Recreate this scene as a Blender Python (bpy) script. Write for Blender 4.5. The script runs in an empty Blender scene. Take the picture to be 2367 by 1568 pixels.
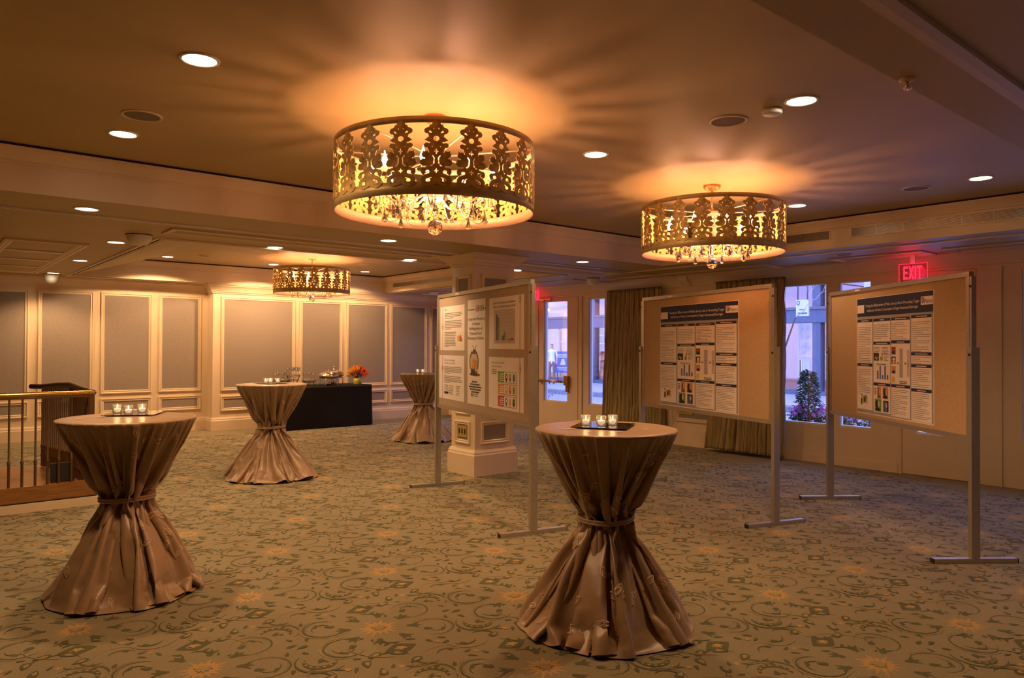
import bpy, math, random
from mathutils import Vector, Matrix, noise
S = bpy.context.scene
C = S.collection
PI = math.pi
# ------------------------------------------------------------------ camera
cam = bpy.data.cameras.new('camera'); camo = bpy.data.objects.new('camera', cam); C.objects.link(camo)
_r = Vector((0.76738384, -0.64117723, 0.00371564)); _u = Vector((-0.00884157, -0.00478717, 0.99994945)); _f = Vector((0.64112703, 0.7673779, 0.00934261))
camo.matrix_world = Matrix(((_r.x, _u.x, -_f.x, 0), (_r.y, _u.y, -_f.y, 0), (_r.z, _u.z, -_f.z, 1.5), (0, 0, 0, 1)))
cam.sensor_width = 36; cam.lens = 25.595; cam.clip_start = .05; cam.clip_end = 200
S.camera = camo
# ------------------------------------------------------------------ world, view, light levels
S.view_settings.view_transform = 'Standard'; S.view_settings.look = 'None'
S.view_settings.gamma = 1; S.view_settings.use_curve_mapping = False
S.view_settings.exposure = 1.2
SKY_COL = (.29, .35, .86); SKY_STR = 4.2
BULB = 80.0        # chandelier candle bulbs, emission strength
DOWN_W = 48.0       # downlight spot, watts
LENS = 12.0         # downlight glowing lens
WARM = (1.0, .575, .285); WARM2 = (1.0, .46, .20)
w = bpy.data.worlds.new('World'); S.world = w; w.use_nodes = True
bg = w.node_tree.nodes['Background']; bg.inputs[0].default_value = (*SKY_COL, 1); bg.inputs[1].default_value = SKY_STR
S.cycles.use_denoising = True
S.cycles.caustics_reflective = False; S.cycles.caustics_refractive = False
S.cycles.sample_clamp_indirect = 4.0
S.cycles.max_bounces = 9; S.cycles.diffuse_bounces = 5; S.cycles.transparent_max_bounces = 12
# ------------------------------------------------------------------ sizes of the place (metres)
ZS, ZC = 2.56, 2.878            # low ceiling, raised trays
UW, VW, VL = 9.11, 13.07, 13.36 # window wall, back wall, back wall left part
T1 = (0.0, 7.64, 1.236, 6.085)  # near tray  u0 u1 v0 v1
T2 = (2.0, 7.45, 7.86, 12.93)   # far tray
# ------------------------------------------------------------------ materials
def mat(name, col, rough=.5, metal=0, var=0, scale=8, bump=0, bscale=60, emit=None, es=0, sheen=0, stretch=None, coat=0, alpha=None):
    m = bpy.data.materials.new(name); m.use_nodes = True
    nt = m.node_tree; N = nt.nodes; L = nt.links; p = N['Principled BSDF']
    p.inputs['Base Color'].default_value = (*col, 1); p.inputs['Roughness'].default_value = rough; p.inputs['Metallic'].default_value = metal
    if sheen: p.inputs['Sheen Weight'].default_value = sheen
    if coat: p.inputs['Coat Weight'].default_value = coat
    if emit: p.inputs['Emission Color'].default_value = (*emit, 1); p.inputs['Emission Strength'].default_value = es
    tc = N.new('ShaderNodeTexCoord'); src = tc.outputs['Object']
    if stretch:
        mp = N.new('ShaderNodeMapping'); mp.inputs['Scale'].default_value = stretch; L.new(src, mp.inputs[0]); src = mp.outputs[0]
    if var:
        n = N.new('ShaderNodeTexNoise'); n.inputs['Scale'].default_value = scale; n.inputs['Detail'].default_value = 5; L.new(src, n.inputs['Vector'])
        r = N.new('ShaderNodeValToRGB'); e = r.color_ramp.elements
        e[0].position = .3; e[1].position = .7
        e[0].color = (*[max(0, c * (1 - var)) for c in col], 1); e[1].color = (*[min(1, c * (1 + var)) for c in col], 1)
        L.new(n.outputs['Fac'], r.inputs[0]); L.new(r.outputs[0], p.inputs['Base Color'])
    if bump:
        n = N.new('ShaderNodeTexNoise'); n.inputs['Scale'].default_value = bscale; n.inputs['Detail'].default_value = 4; L.new(src, n.inputs['Vector'])
        b = N.new('ShaderNodeBump'); b.inputs['Strength'].default_value = bump; b.inputs['Distance'].default_value = .01
        L.new(n.outputs['Fac'], b.inputs['Height']); L.new(b.outputs[0], p.inputs['Normal'])
    return m
def glass(name, col=(1, 1, 1), refl=.08, milk=0):        # thin clear pane: lets light through, reflects a little
    m = bpy.data.materials.new(name); m.use_nodes = True; N = m.node_tree.nodes; L = m.node_tree.links
    N.remove(N['Principled BSDF']); o = N['Material Output']
    t = N.new('ShaderNodeBsdfTransparent'); t.inputs[0].default_value = (*col, 1)
    g = N.new('ShaderNodeBsdfGlossy'); g.inputs['Roughness'].default_value = .03
    lw = N.new('ShaderNodeLayerWeight'); lw.inputs[0].default_value = .25
    mm = N.new('ShaderNodeMath'); mm.operation = 'MULTIPLY_ADD'; mm.inputs[1].default_value = .7; mm.inputs[2].default_value = refl
    x = N.new('ShaderNodeMixShader'); L.new(lw.outputs['Fresnel'], mm.inputs[0]); L.new(mm.outputs[0], x.inputs[0]); L.new(t.outputs[0], x.inputs[1]); L.new(g.outputs[0], x.inputs[2])
    if milk:
        d = N.new('ShaderNodeBsdfDiffuse'); d.inputs[0].default_value = (.9, .86, .8, 1); y = N.new('ShaderNodeMixShader'); y.inputs[0].default_value = milk
        L.new(x.outputs[0], y.inputs[1]); L.new(d.outputs[0], y.inputs[2]); x = y
    L.new(x.outputs[0], o.inputs[0]); return m
def crystal(name):
    m = bpy.data.materials.new(name); m.use_nodes = True; p = m.node_tree.nodes['Principled BSDF']
    p.inputs['Transmission Weight'].default_value = 1; p.inputs['Roughness'].default_value = .02; p.inputs['IOR'].default_value = 1.5
    return m
M = dict(
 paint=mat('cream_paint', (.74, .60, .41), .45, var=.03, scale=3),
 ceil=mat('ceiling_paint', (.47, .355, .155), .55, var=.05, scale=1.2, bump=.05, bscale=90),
 gap=mat('shadow_gap_black', (.015, .012, .01), .9),
 fabric=mat('wall_fabric', (.30, .25, .20), .85, var=.10, scale=120, bump=.25, bscale=260, stretch=(1, 1, .35)),
 carpet=mat('carpet_ground', (.25, .213, .125), .95, var=.16, scale=160, bump=.5, bscale=420),
 carpet_g=mat('carpet_green', (.095, .095, .04), .95, var=.2, scale=200, bump=.4, bscale=420),
 carpet_y=mat('carpet_gold', (.40, .26, .10), .95, var=.18, scale=200, bump=.4, bscale=420),
 carpet_l=mat('carpet_light', (.29, .225, .11), .95, var=.12, scale=200, bump=.4, bscale=420),
 carpet_d=mat('carpet_bluegrey', (.18, .17, .125), .95, var=.1, scale=40, bump=.4, bscale=420),
 satin=mat('taupe_satin', (.33, .215, .122), .31, var=.06, scale=25, sheen=.15, bump=.08, bscale=300),
 leafp=mat('satin_leaf_weave', (.66, .48, .31), .45, sheen=.3),
 black=mat('black_cloth', (.0045, .0035, .0025), .9, bump=.2, bscale=50),
 alu=mat('brushed_aluminium', (.50, .46, .38), .38, .75, var=.06, scale=30),
 dark=mat('black_plastic', (.02, .018, .016), .5),
 cork=mat('tan_board_fabric', (.52, .37, .21), .9, var=.12, scale=140, bump=.3, bscale=300),
 cork1=mat('grey_tan_board_fabric', (.46, .36, .27), .9, var=.10, scale=140, bump=.3, bscale=300),
 paper=mat('white_paper', (.87, .81, .77), .7, var=.02, scale=4),
 pgrey=mat('print_grey', (.36, .35, .38), .7, var=.03), pnavy=mat('print_navy', (.018, .022, .06), .6, var=.05),
 ink=mat('print_ink', (.07, .06, .06), .7), inkg=mat('print_grey_ink', (.30, .27, .25), .7),
 pred=mat('print_red', (.55, .05, .04), .6), pgreen=mat('print_green', (.20, .36, .04), .6), porange=mat('print_orange', (.75, .33, .05), .6),
 pblue=mat('print_blue', (.10, .15, .38), .6), pbrown=mat('print_brown', (.22, .10, .05), .7), pskin=mat('print_skin', (.62, .30, .16), .7),
 pyellow=mat('print_yellow', (.80, .50, .08), .6), pgold=mat('print_olive', (.36, .33, .05), .6), plgrey=mat('print_pale_grey', (.58, .52, .50), .7), pdark=mat('print_black', (.025, .03, .03), .6),
 brass=mat('polished_brass', (.80, .50, .13), .22, 1, var=.05), bronze=mat('dark_bronze', (.17, .10, .045), .42, .6, var=.1),
 wood=mat('oak_wood', (.28, .13, .032), .38, var=.3, scale=9, stretch=(.6, 9, 9), coat=.2), wooddk=mat('dark_walnut', (.07, .035, .015), .35, var=.2, scale=20),
 rust=mat('gilded_rusty_metal', (.80, .50, .15), .5, .15, var=.4, scale=22, bump=.15, bscale=40),
 band=mat('aged_brass_band', (.58, .43, .19), .5, .35, var=.15, scale=12), copper=mat('copper_canopy', (.65, .25, .10), .35, .7, var=.1),
 blush=mat('champagne_metal', (.72, .50, .34), .4, .3, var=.05),
 candle=mat('candle_sleeve', (.85, .70, .48), .6), bulb=mat('glowing_bulb', (1, .8, .5), .4, emit=(1, .46, .22), es=BULB),
 lens=mat('glowing_lens', (1, .9, .7), .4, emit=(1, .80, .52), es=LENS), white=mat('white_plastic', (.78, .74, .68), .45, var=.02), grille=mat('speaker_mesh', (.20, .16, .10), .7, bump=.5, bscale=300),
 crystal=crystal('cut_crystal'), glass=glass('window_glass', (.95, .96, 1)), clear=glass('clear_glass', (.97, .97, .95), .16, .06),
 mirror=mat('mirror', (.5, .5, .48), .03, 1), wax=mat('glowing_white_wax', (.9, .8, .62), .5, emit=(1, .62, .36), es=.45), flame=mat('flame', (1, .7, .3), .5, emit=(1, .62, .25), es=14),  # wax emits a little, standing in for candlelight inside it
 silk=mat('olive_gold_silk', (.30, .22, .085), .36, var=.25, scale=5, sheen=.3, stretch=(6, 6, .6)), lining=mat('grey_lining', (.22, .22, .22), .6), tassel=mat('tassel_trim', (.10, .09, .10), .6),
 steel=mat('polished_steel', (.72, .66, .56), .14, 1, var=.04), wire=mat('black_wire', (.015, .012, .01), .5, .4),
 exitred=mat('exit_red', (.8, .02, .05), .5, emit=(1, .01, .035), es=1.7), exitpane=glass('exit_pane', (.95, .72, .76), .05), exitedge=mat('exit_edge', (.8, .02, .1), .3, emit=(1, .02, .08), es=.6),
 street=mat('asphalt', (.25, .25, .27), .8, var=.1, scale=3), walk=mat('pavement', (.30, .30, .32), .8, var=.08, scale=4), kerb=mat('granite_kerb', (.17, .17, .18), .8, var=.3, scale=9),
 facade=mat('facade_blue_grey', (.07, .085, .12), .6, var=.08), facade2=mat('facade_upper', (.10, .095, .10), .6, var=.1, scale=2), shopwall=mat('shop_wall_pink', (.68, .42, .28), .8, var=.04), shopfloor=mat('shop_floor', (.45, .32, .22), .5, var=.1),
 leaf=mat('plant_leaf', (.03, .085, .04), .5, var=.35, scale=15), stem=mat('plant_stem', (.10, .07, .04), .8, var=.2), petal=mat('purple_petal', (.55, .08, .55), .6, var=.2, scale=30),
 tulr=mat('red_petal', (.75, .10, .03), .5, var=.2, scale=30), tuly=mat('yellow_petal', (.85, .50, .04), .5, var=.15, scale=30), vase=mat('lime_vase', (.55, .50, .05), .15, var=.3, scale=30, stretch=(1, 1, 4), coat=.5),
 maroon=mat('maroon_box', (.035, .008, .012), .5), outlet=mat('brass_plate', (.60, .45, .14), .35, .5),
 shirt=mat('white_shirt', (.7, .7, .72), .8, var=.03), shorts=mat('brown_trousers', (.20, .13, .09), .8, var=.05), skin=mat('skin', (.52, .32, .22), .55), hair=mat('dark_hair', (.04, .025, .015), .6),
 signblue=mat('sign_blue', (.06, .11, .26), .6), signwhite=mat('sign_white', (.5, .5, .52), .6), shoplamp=mat('shop_lamp', (1, .9, .8), .5, emit=(1, .85, .75), es=8),
 art1=mat('orange_painting', (.62, .30, .12), .6, var=.7, scale=5), art2=mat('purple_green_painting', (.20, .16, .30), .6, var=.5, scale=3), gilt=mat('gilt_frame', (.55, .35, .12), .4, .5),
 chairf=mat('cream_upholstery', (.75, .68, .60), .8, var=.04), )
# ------------------------------------------------------------------ mesh builder
class MB:
    def __init__(s): s.v = []; s.f = []; s.m = []; s.mats = []; s.sm = []
    def mi(s, m):
        if m not in s.mats: s.mats.append(m)
        return s.mats.index(m)
    def add(s, vs, fs, m, sm=False, T=None):
        b = len(s.v); s.v += [tuple(T @ Vector(v)) if T else tuple(v) for v in vs]; k = s.mi(m)
        for f in fs: s.f.append([b + i for i in f]); s.m.append(k); s.sm.append(sm)
        return s
    def box(s, x0, x1, y0, y1, z0, z1, m, T=None):
        vs = [(x, y, z) for z in (z0, z1) for x, y in ((x0, y0), (x1, y0), (x1, y1), (x0, y1))]
        return s.add(vs, [(3, 2, 1, 0), (4, 5, 6, 7), (0, 1, 5, 4), (1, 2, 6, 5), (2, 3, 7, 6), (3, 0, 4, 7)], m, T=T)
    def lathe(s, prof, m, c=(0, 0, 0), n=24, sm=True, T=None, a0=0, a1=2 * PI):
        vs = []; fs = []; closed = abs(a1 - a0 - 2 * PI) < 1e-6; nn = n if closed else n + 1
        for r, z in prof:
            for i in range(nn):
                a = a0 + (a1 - a0) * i / n; vs.append((c[0] + r * math.cos(a), c[1] + r * math.sin(a), c[2] + z))
        for j in range(len(prof) - 1):
            for i in range(n):
                k = (i + 1) % nn; fs.append((j * nn + i, j * nn + k, (j + 1) * nn + k, (j + 1) * nn + i))
        return s.add(vs, fs, m, sm, T)
    def cyl(s, c, r, z0, z1, m, n=16, sm=True, r2=None, T=None):
        r2 = r if r2 is None else r2
        return s.lathe([(0.0001, z0), (r, z0), (r, z0 + 1e-5), (r2, z1 - 1e-5), (r2, z1), (0.0001, z1)], m, (c[0], c[1], 0), n, sm, T)
    def tube(s, pts, r, m, n=6, T=None, taper=None, sm=True):
        pts = [Vector(p) for p in pts]; vs = []; fs = []; L = len(pts)
        d = (pts[1] - pts[0]).normalized(); up = Vector((0, 0, 1)) if abs(d.z) < .9 else Vector((1, 0, 0))
        a = d.cross(up).normalized()
        for i, p in enumerate(pts):
            d = (pts[min(i + 1, L - 1)] - pts[max(i - 1, 0)]).normalized()
            a = (a - d * a.dot(d)).normalized(); b = d.cross(a); rr = r * (taper(i / (L - 1)) if taper else 1)
            for k in range(n):
                t = 2 * PI * k / n; vs.append(p + (a * math.cos(t) + b * math.sin(t)) * rr)
        for i in range(L - 1):
            for k in range(n): fs.append((i * n + k, i * n + (k + 1) % n, (i + 1) * n + (k + 1) % n, (i + 1) * n + k))
        fs.append(tuple(range(n))[::-1]); fs.append(tuple((L - 1) * n + k for k in range(n)))
        return s.add(vs, fs, m, sm, T)
    def grid(s, fn, nu, nv, m, sm=True, wrap=False):
        vs = []; fs = []; nn = nu if wrap else nu + 1
        for j in range(nv + 1):
            for i in range(nn): vs.append(fn(i / nu, j / nv))
        for j in range(nv):
            for i in range(nu):
                k = (i + 1) % nn; fs.append((j * nn + i, j * nn + k, (j + 1) * nn + k, (j + 1) * nn + i))
        return s.add(vs, fs, m, sm)
    def prism(s, poly, a, b, axis, m):   # extrude a closed 2D profile from a to b along axis ('x','y','z')
        f = {'x': lambda p, t: (t, p[0], p[1]), 'y': lambda p, t: (p[0], t, p[1]), 'z': lambda p, t: (p[0], p[1], t)}[axis]
        n = len(poly); vs = [f(p, a) for p in poly] + [f(p, b) for p in poly]
        fs = [(i, (i + 1) % n, n + (i + 1) % n, n + i) for i in range(n)] + [tuple(range(n))[::-1], tuple(range(n, 2 * n))]
        return s.add(vs, fs, m)
    def build(s, name, parent=None, loc=None, rot=None, fix=True):
        me = bpy.data.meshes.new(name); me.from_pydata(s.v, [], s.f)
        for m in s.mats: me.materials.append(M[m])
        me.polygons.foreach_set('material_index', s.m); me.polygons.foreach_set('use_smooth', s.sm); me.update()
        if fix:
            import bmesh
            bm = bmesh.new(); bm.from_mesh(me); bmesh.ops.recalc_face_normals(bm, faces=bm.faces); bm.to_mesh(me); bm.free()
        o = bpy.data.objects.new(name, me); C.objects.link(o)
        if parent: o.parent = parent
        if loc: o.location = loc
        if rot: o.rotation_euler = (0, 0, rot)
        return o
def tag(o, label=None, cat=None, group=None, kind=None):
    if label: o['label'] = label
    if cat: o['category'] = cat
    if group: o['group'] = group
    if kind: o['kind'] = kind
    return o
def empty(name, loc, label=None, cat=None, group=None, rz=0, kind=None):
    o = bpy.data.objects.new(name, None); C.objects.link(o); o.location = loc; o.rotation_euler = (0, 0, rz); o.empty_display_size = .1
    return tag(o, label, cat, group, kind)
def dup(o, loc=None, rz=None, label=None, parent=None):
    c = o.copy(); C.objects.link(c); c.parent = parent
    if loc is not None: c.location = loc
    if rz is not None: c.rotation_euler = (0, 0, rz)
    if label: c['label'] = label
    for ch in list(o.children): dup(ch, parent=c)
    return c
def struct(mb, name, label=None, parent=None):
    o = mb.build(name, parent)
    if not parent: o['kind'] = 'structure'
    if label: o['label'] = label
    return o
# ------------------------------------------------------------------ floor with woven pattern
AX, AY, RH = .875, -.075, .873
def carpet():
    mb = MB(); mb.box(-3.5, UW + .02, -3, VL + .02, -.06, 0, 'carpet')
    el = []      # (polygon points, material, layer)
    def star(cx, cy, r1, r0, n, mt, ly, ph=0, ir=0):
        rnd = random.Random(n + ir); pts = []
        for k in range(2 * n): q = r1 * rnd.uniform(.75, 1.1) if k % 2 else r0; pts.append((cx + q * math.cos(ph + PI * k / n), cy + q * math.sin(ph + PI * k / n)))
        for k in range(0, 2 * n, 2): el.append(([(cx, cy), pts[k], pts[k + 1], pts[(k + 2) % (2 * n)]], mt, ly))
    def drop(cx, cy, L, W, a, mt, ly):
        ca, sa = math.cos(a), math.sin(a); p = []
        for k in range(12):
            t = 2 * PI * k / 12; x = L * .5 * math.cos(t); y = W * .5 * math.sin(t) * (1 - .55 * math.cos(t)); p.append((cx + x * ca - y * sa, cy + x * sa + y * ca))
        el.append((p, mt, ly))
    def arc(cx, cy, r, a0, a1, w, mt, ly, sp=0, tip=.15):
        n = 14; o = []; i_ = []
        for k in range(n + 1):
            t = k / n; a = a0 + (a1 - a0) * t; rr = r * (1 + sp * t); ww = w * (tip + (1 - tip) * math.sin(PI * t))
            o.append((cx + (rr + ww / 2) * math.cos(a), cy + (rr + ww / 2) * math.sin(a))); i_.append((cx + (rr - ww / 2) * math.cos(a), cy + (rr - ww / 2) * math.sin(a)))
        for k in range(n): el.append(([o[k], o[k + 1], i_[k + 1], i_[k]], mt, ly))
    def ring(cx, cy, r, w, mt, ly, sx=1):
        n = 12
        for k in range(n):
            a, b = 2 * PI * k / n, 2 * PI * (k + 1) / n; w1 = w * (1 + .35 * math.cos(4 * a)); w2 = w * (1 + .35 * math.cos(4 * b))
            el.append(([(cx + sx * (r + w1) * math.cos(a), cy + (r + w1) * math.sin(a)), (cx + sx * (r + w2) * math.cos(b), cy + (r + w2) * math.sin(b)), (cx + sx * r * math.cos(b), cy + r * math.sin(b)), (cx + sx * r * math.cos(a), cy + r * math.sin(a))], mt, ly))
    star(0, 0, .115, .06, 15, 'carpet_y', 2); star(0, 0, .05, .025, 9, 'carpet_l', 3)
    for k in range(8):
        a = PI / 8 + k * PI / 4; r = .185
        x, y = r * math.cos(a), r * math.sin(a)
        drop(x, y, .085, .032, a, 'carpet_g', 2); drop(x + .02 * math.cos(a + 1.2), y + .02 * math.sin(a + 1.2), .06, .02, a + .7, 'carpet_g', 2); drop(x + .02 * math.cos(a - 1.2), y + .02 * math.sin(a - 1.2), .06, .02, a - .7, 'carpet_g', 2)
    for s in (1, -1):
        def P(x, y): return (s * x, s * y)
        def A(a): return a if s > 0 else a + PI
        x, y = P(.02, .30); ring(x, y, .026, .028, 'carpet_g', 2, 1.35); star(x, y, .03, .016, 5, 'carpet_y', 3)
        # large paired swirls
        for q in (1, -1):
            cx, cy = P(.245, .0 + q * .155)
            a0 = A(q * .2); arc(cx, cy, .125, a0 - q * 2.6, a0 + q * 2.2, .010, 'carpet_g', 2, -.25); arc(cx, cy, .145, a0 - q * 2.6, a0 + q * 1.6, .007, 'carpet_l', 2, -.2)
            arc(cx, cy, .07, a0 - q * .6, a0 + q * 2.6, .009, 'carpet_g', 2, -.5)
            x, y = P(.245 - .03, q * .155); drop(x, y, .055, .032, A(.6 * q), 'carpet_g', 2)
            x, y = P(.245 + .03, q * .20); drop(x, y, .05, .02, A(2.2 * q), 'carpet_g', 2)
            arc(cx, cy, .095, a0 - q * .2, a0 + q * 1.1, .010, 'carpet_d', 2)
        # crescent with beads
        cx, cy = P(.40, .22)
        arc(cx, cy, .075, A(-.6), A(2.6), .034, 'carpet_g', 2, 0, .3)
        for k in range(7):
            a = A(-.3 + k * .44); el.append(([(cx + .075 * math.cos(a) + .0085 * math.cos(t * PI / 3), cy + .075 * math.sin(a) + .0085 * math.sin(t * PI / 3)) for t in range(6)], 'carpet_l', 3))
        arc(cx, cy, .115, A(-.9), A(2.2), .014, 'carpet_g', 2, .15); drop(cx, cy, .05, .026, A(.9), 'carpet_g', 2); drop(cx + .02, cy - .02, .035, .014, A(2.2), 'carpet_g', 2)
        # vine with leaf pairs
        cx, cy = P(.12, .43)
        arc(cx, cy, .11, A(-2.9), A(-.3), .008, 'carpet_g', 2, .1)
        for k, (dx, dy, an) in enumerate(((-.10, .03, .5), (-.06, -.085, 2.4), (.045, -.12, .3), (.115, -.05, 1.3))):
            x, y = P(.12 + dx, .43 + dy); drop(x, y, .082, .042, A(an), 'carpet_g', 2); drop(x + .004, y, .044, .022, A(an), 'carpet_l', 3)
        x, y = P(.33, .385); star(x, y, .026, .012, 6, 'carpet_y', 2); x, y = P(-.17, .335); star(x, y, .022, .01, 6, 'carpet_y', 2, .4)
        for dx, dy, an in ((.30, .41, 1), (.365, .36, 2.4), (-.20, .36, .3), (-.14, .30, 1.9), (-.21, .30, -.8), (.06, .22, .6), (-.07, .23, 2.6)):
            x, y = P(dx, dy); drop(x, y, .05, .018, A(an), 'carpet_g', 2)
        cx, cy = P(-.30, .38); arc(cx, cy, .10, A(-.2), A(3.0), .008, 'carpet_l', 2, .2); arc(cx, cy, .075, A(.3), A(2.6), .010, 'carpet_g', 2, -.3)
        for dx, dy, an, L_, W_ in ((.42, .02, .2, .06, .024), (.37, -.06, 1.2, .05, .02), (.43, .10, 2.0, .045, .018), (.05, .36, 2.3, .05, .02), (.19, .31, .9, .045, .02), (.25, .30, 2.8, .04, .016), (-.33, .27, 1.1, .05, .02), (-.40, .30, .2, .045, .018), (-.27, .43, 2.2, .05, .02), (.10, .14, 1.3, .035, .014), (.14, .09, .3, .03, .012)):
            x, y = P(dx, dy); drop(x, y, L_, W_, A(an), 'carpet_g', 2)
        cx, cy = P(-.40, .40); arc(cx, cy, .06, A(2.4), A(5.2), .012, 'carpet_g', 2, .1); arc(cx, cy, .085, A(2.2), A(5.4), .006, 'carpet_l', 2, .1)
        cx, cy = P(.02, .47); arc(cx, cy, .07, A(.2), A(2.7), .006, 'carpet_l', 2)
        cx, cy = P(-.02, .13); arc(cx, cy, .10, A(.4), A(1.5), .009, 'carpet_g', 2); arc(cx, cy + .0, .27, A(.1), A(1.2), .008, 'carpet_l', 2)
    th = math.atan2(AY, AX); ca, sa = math.cos(th), math.sin(th); sp = math.hypot(AX, AY)
    ox, oy = 1.949, 3.425
    el.sort(key=lambda q: q[2]); zi = {id(q[0]): i * 3e-6 for i, q in enumerate(el)}
    for row in range(-8, 16):
        for k in range(-16, 18):
            lx, ly = (k + .5 * row) * sp, row * RH
            x0 = ox + lx * ca - ly * sa; y0 = oy + lx * sa + ly * ca
            if not (-.5 < x0 < UW - .5 and .3 < y0 < VW - .5): continue
            dep = x0 * .641 + y0 * .767; lat = x0 * .767 - y0 * .641
            if dep < .8 or abs(lat) > dep * .72 + 1.1: continue
            for p, mt, lay in el:
                b = len(mb.v); mb.v += [(x0 + px * ca - py * sa, y0 + px * sa + py * ca, .0003 + zi[id(p)]) for px, py in p]
                mb.f.append(list(range(b, b + len(p)))); mb.m.append(mb.mi(mt)); mb.sm.append(False)
    o = mb.build('floor', fix=False); o['kind'] = 'structure'; o['label'] = 'brown green carpet with gold bursts and dark green scrolling flowers'
    return o
floor = carpet()
# ------------------------------------------------------------------ ceiling: low soffit with two raised trays
def ceiling():
    mb = MB(); T = .10; x0, x1, y0, y1 = -3.5, UW + .35, -3, VL + .35
    xs = sorted({x0, x1, T1[0], T1[1], T2[0], T2[1]}); ys = sorted({y0, y1, T1[2], T1[3], T2[2], T2[3]})
    for i in range(len(xs) - 1):
        for j in range(len(ys) - 1):
            cx, cy = (xs[i] + xs[i + 1]) / 2, (ys[j] + ys[j + 1]) / 2
            if any(t[0] < cx < t[1] and t[2] < cy < t[3] for t in (T1, T2)): continue
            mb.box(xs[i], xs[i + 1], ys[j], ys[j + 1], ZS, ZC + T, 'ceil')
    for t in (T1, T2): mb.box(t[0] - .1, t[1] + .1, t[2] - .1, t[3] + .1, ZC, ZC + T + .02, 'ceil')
    return struct(mb, 'ceiling', 'cream ceiling with raised trays lit by chandeliers and downlights')
ceiling()
def strip(mb, prof, p0, p1, m, inx, mitre=(0, 0)):
    """sweep profile [(out,z)] between p0 and p1 (xy); 'inx' = direction (xy) the profile grows to"""
    p0 = Vector((*p0, 0)); p1 = Vector((*p1, 0)); d = (p1 - p0).normalized(); n = Vector((*inx, 0))
    k = len(prof); vs = [p0 + n * o + d * o * mitre[0] + Vector((0, 0, z)) for o, z in prof] + [p1 + n * o - d * o * mitre[1] + Vector((0, 0, z)) for o, z in prof]
    fs = [(i, (i + 1) % k, k + (i + 1) % k, k + i) for i in range(k)] + [tuple(range(k))[::-1], tuple(range(k, 2 * k))]
    mb.add(vs, fs, m)
def crown_prof(zt, h, d):   # crown moulding, top at zt, height h, depth d
    return [(0, zt), (d, zt), (d, zt - .10 * h), (.86 * d, zt - .16 * h), (.86 * d, zt - .22 * h), (.62 * d, zt - .38 * h), (.42 * d, zt - .60 * h), (.30 * d, zt - .78 * h), (.30 * d, zt - .84 * h), (.14 * d, zt - .88 * h), (.14 * d, zt - h), (0, zt - h)]
def tray_trim(t, name, lab):
    mb = MB(); pr = crown_prof(ZC - .018, .105, .095)
    P = [(t[0], t[2]), (t[1], t[2]), (t[1], t[3]), (t[0], t[3])]
    for i, n in enumerate(((0, 1), (-1, 0), (0, -1), (1, 0))):
        if t is T1 and i == 0: continue      # near side turns its back to the room
        a, b = P[i], P[(i + 1) % 4]; strip(mb, pr, a, b, 'paint', n, (1, 1))
        strip(mb, [(0, ZC), (.088, ZC), (.088, ZC - .018), (0, ZC - .018)], a, b, 'gap', n, (1, 1))  # solid black strip put in for the shade of the reveal
        strip(mb, [(0, ZC - .10), (.004, ZC - .10), (.004, ZS - .002), (0, ZS - .002)], a, b, 'paint', n, (1, 1))
        # thin moulding on the soffit round the tray
        nn = (-n[0], -n[1])
        if t is T2: strip(mb, [(.02, ZS), (.05, ZS), (.06, ZS - .012), (.09, ZS - .018), (.10, ZS - .005), (.10, ZS)], a, b, 'paint', nn, (-1, -1))
    return struct(mb, name, lab)
mb = MB(); mb.prism([(2.02, 2.60), (2.10, 2.60), (2.95, 2.855), (2.95, 2.90), (2.02, 2.90)], 7.88, 12.84, 'y', 'ceil'); struct(mb, 'trim_8', 'sloped ceiling panel along the left side of the far tray')
tray_trim(T1, 'trim_1', 'cream crown moulding round the near raised ceiling tray'); tray_trim(T2, 'trim_2', 'cream crown moulding round the far raised ceiling tray')
def soffit_frame(mb, x0, x1, y0, y1, w=.07, steps=2):
    P = [(x0, y0), (x1, y0), (x1, y1), (x0, y1)]
    for i, n in enumerate(((0, 1), (-1, 0), (0, -1), (1, 0))):
        strip(mb, [(0, ZS), (0, ZS - .016), (w * .3, ZS - .022), (w * .5, ZS - .010), (w * .75, ZS - .014), (w, ZS - .002), (w, ZS)], P[i], P[(i + 1) % 4], 'paint', n, (1, 1))
mb = MB()
soffit_frame(mb, 1.86, 4.9, 7.02, 7.40); soffit_frame(mb, 5.82, 7.92, 7.02, 7.40)
soffit_frame(mb, .76, 1.5, 8.77, 12.77, .09)
for y in (9.75, 10.75, 11.75): mb.box(.85, 1.41, y, y + .12, ZS - .012, ZS, 'paint')
for v0, v1 in ((5.07, 7.9), (4.34, 4.34), (3.22, 4.27), (.9, 3.02)):
    if v1 > v0: soffit_frame(mb, 8.48, 8.93, v0, v1)
soffit_frame(mb, 8.1, 8.93, 8.2, 12.6)
strip(mb, [(0, ZS), (0, ZS - .014), (.05, ZS - .014), (.07, ZS), ], (7.9, 1.0), (7.9, 6.9), 'paint', (1, 0))
struct(mb, 'trim_3', 'shallow rectangular moulding frames on the low ceiling')
# crown at the foot of the neighbouring tray, top right of the photo
mb = MB()
strip(mb, [(0, ZS), (0, ZS - .02), (.03, ZS - .03), (.045, ZS - .012), (.075, ZS - .018), (.09, ZS)], (-3, .93), (UW, .93), 'paint', (0, 1))
mb.box(-3, UW, -2.9, .93, ZS - .001, ZS, 'ceil')
struct(mb, 'trim_4', 'moulding along the low ceiling at the top right')
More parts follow.
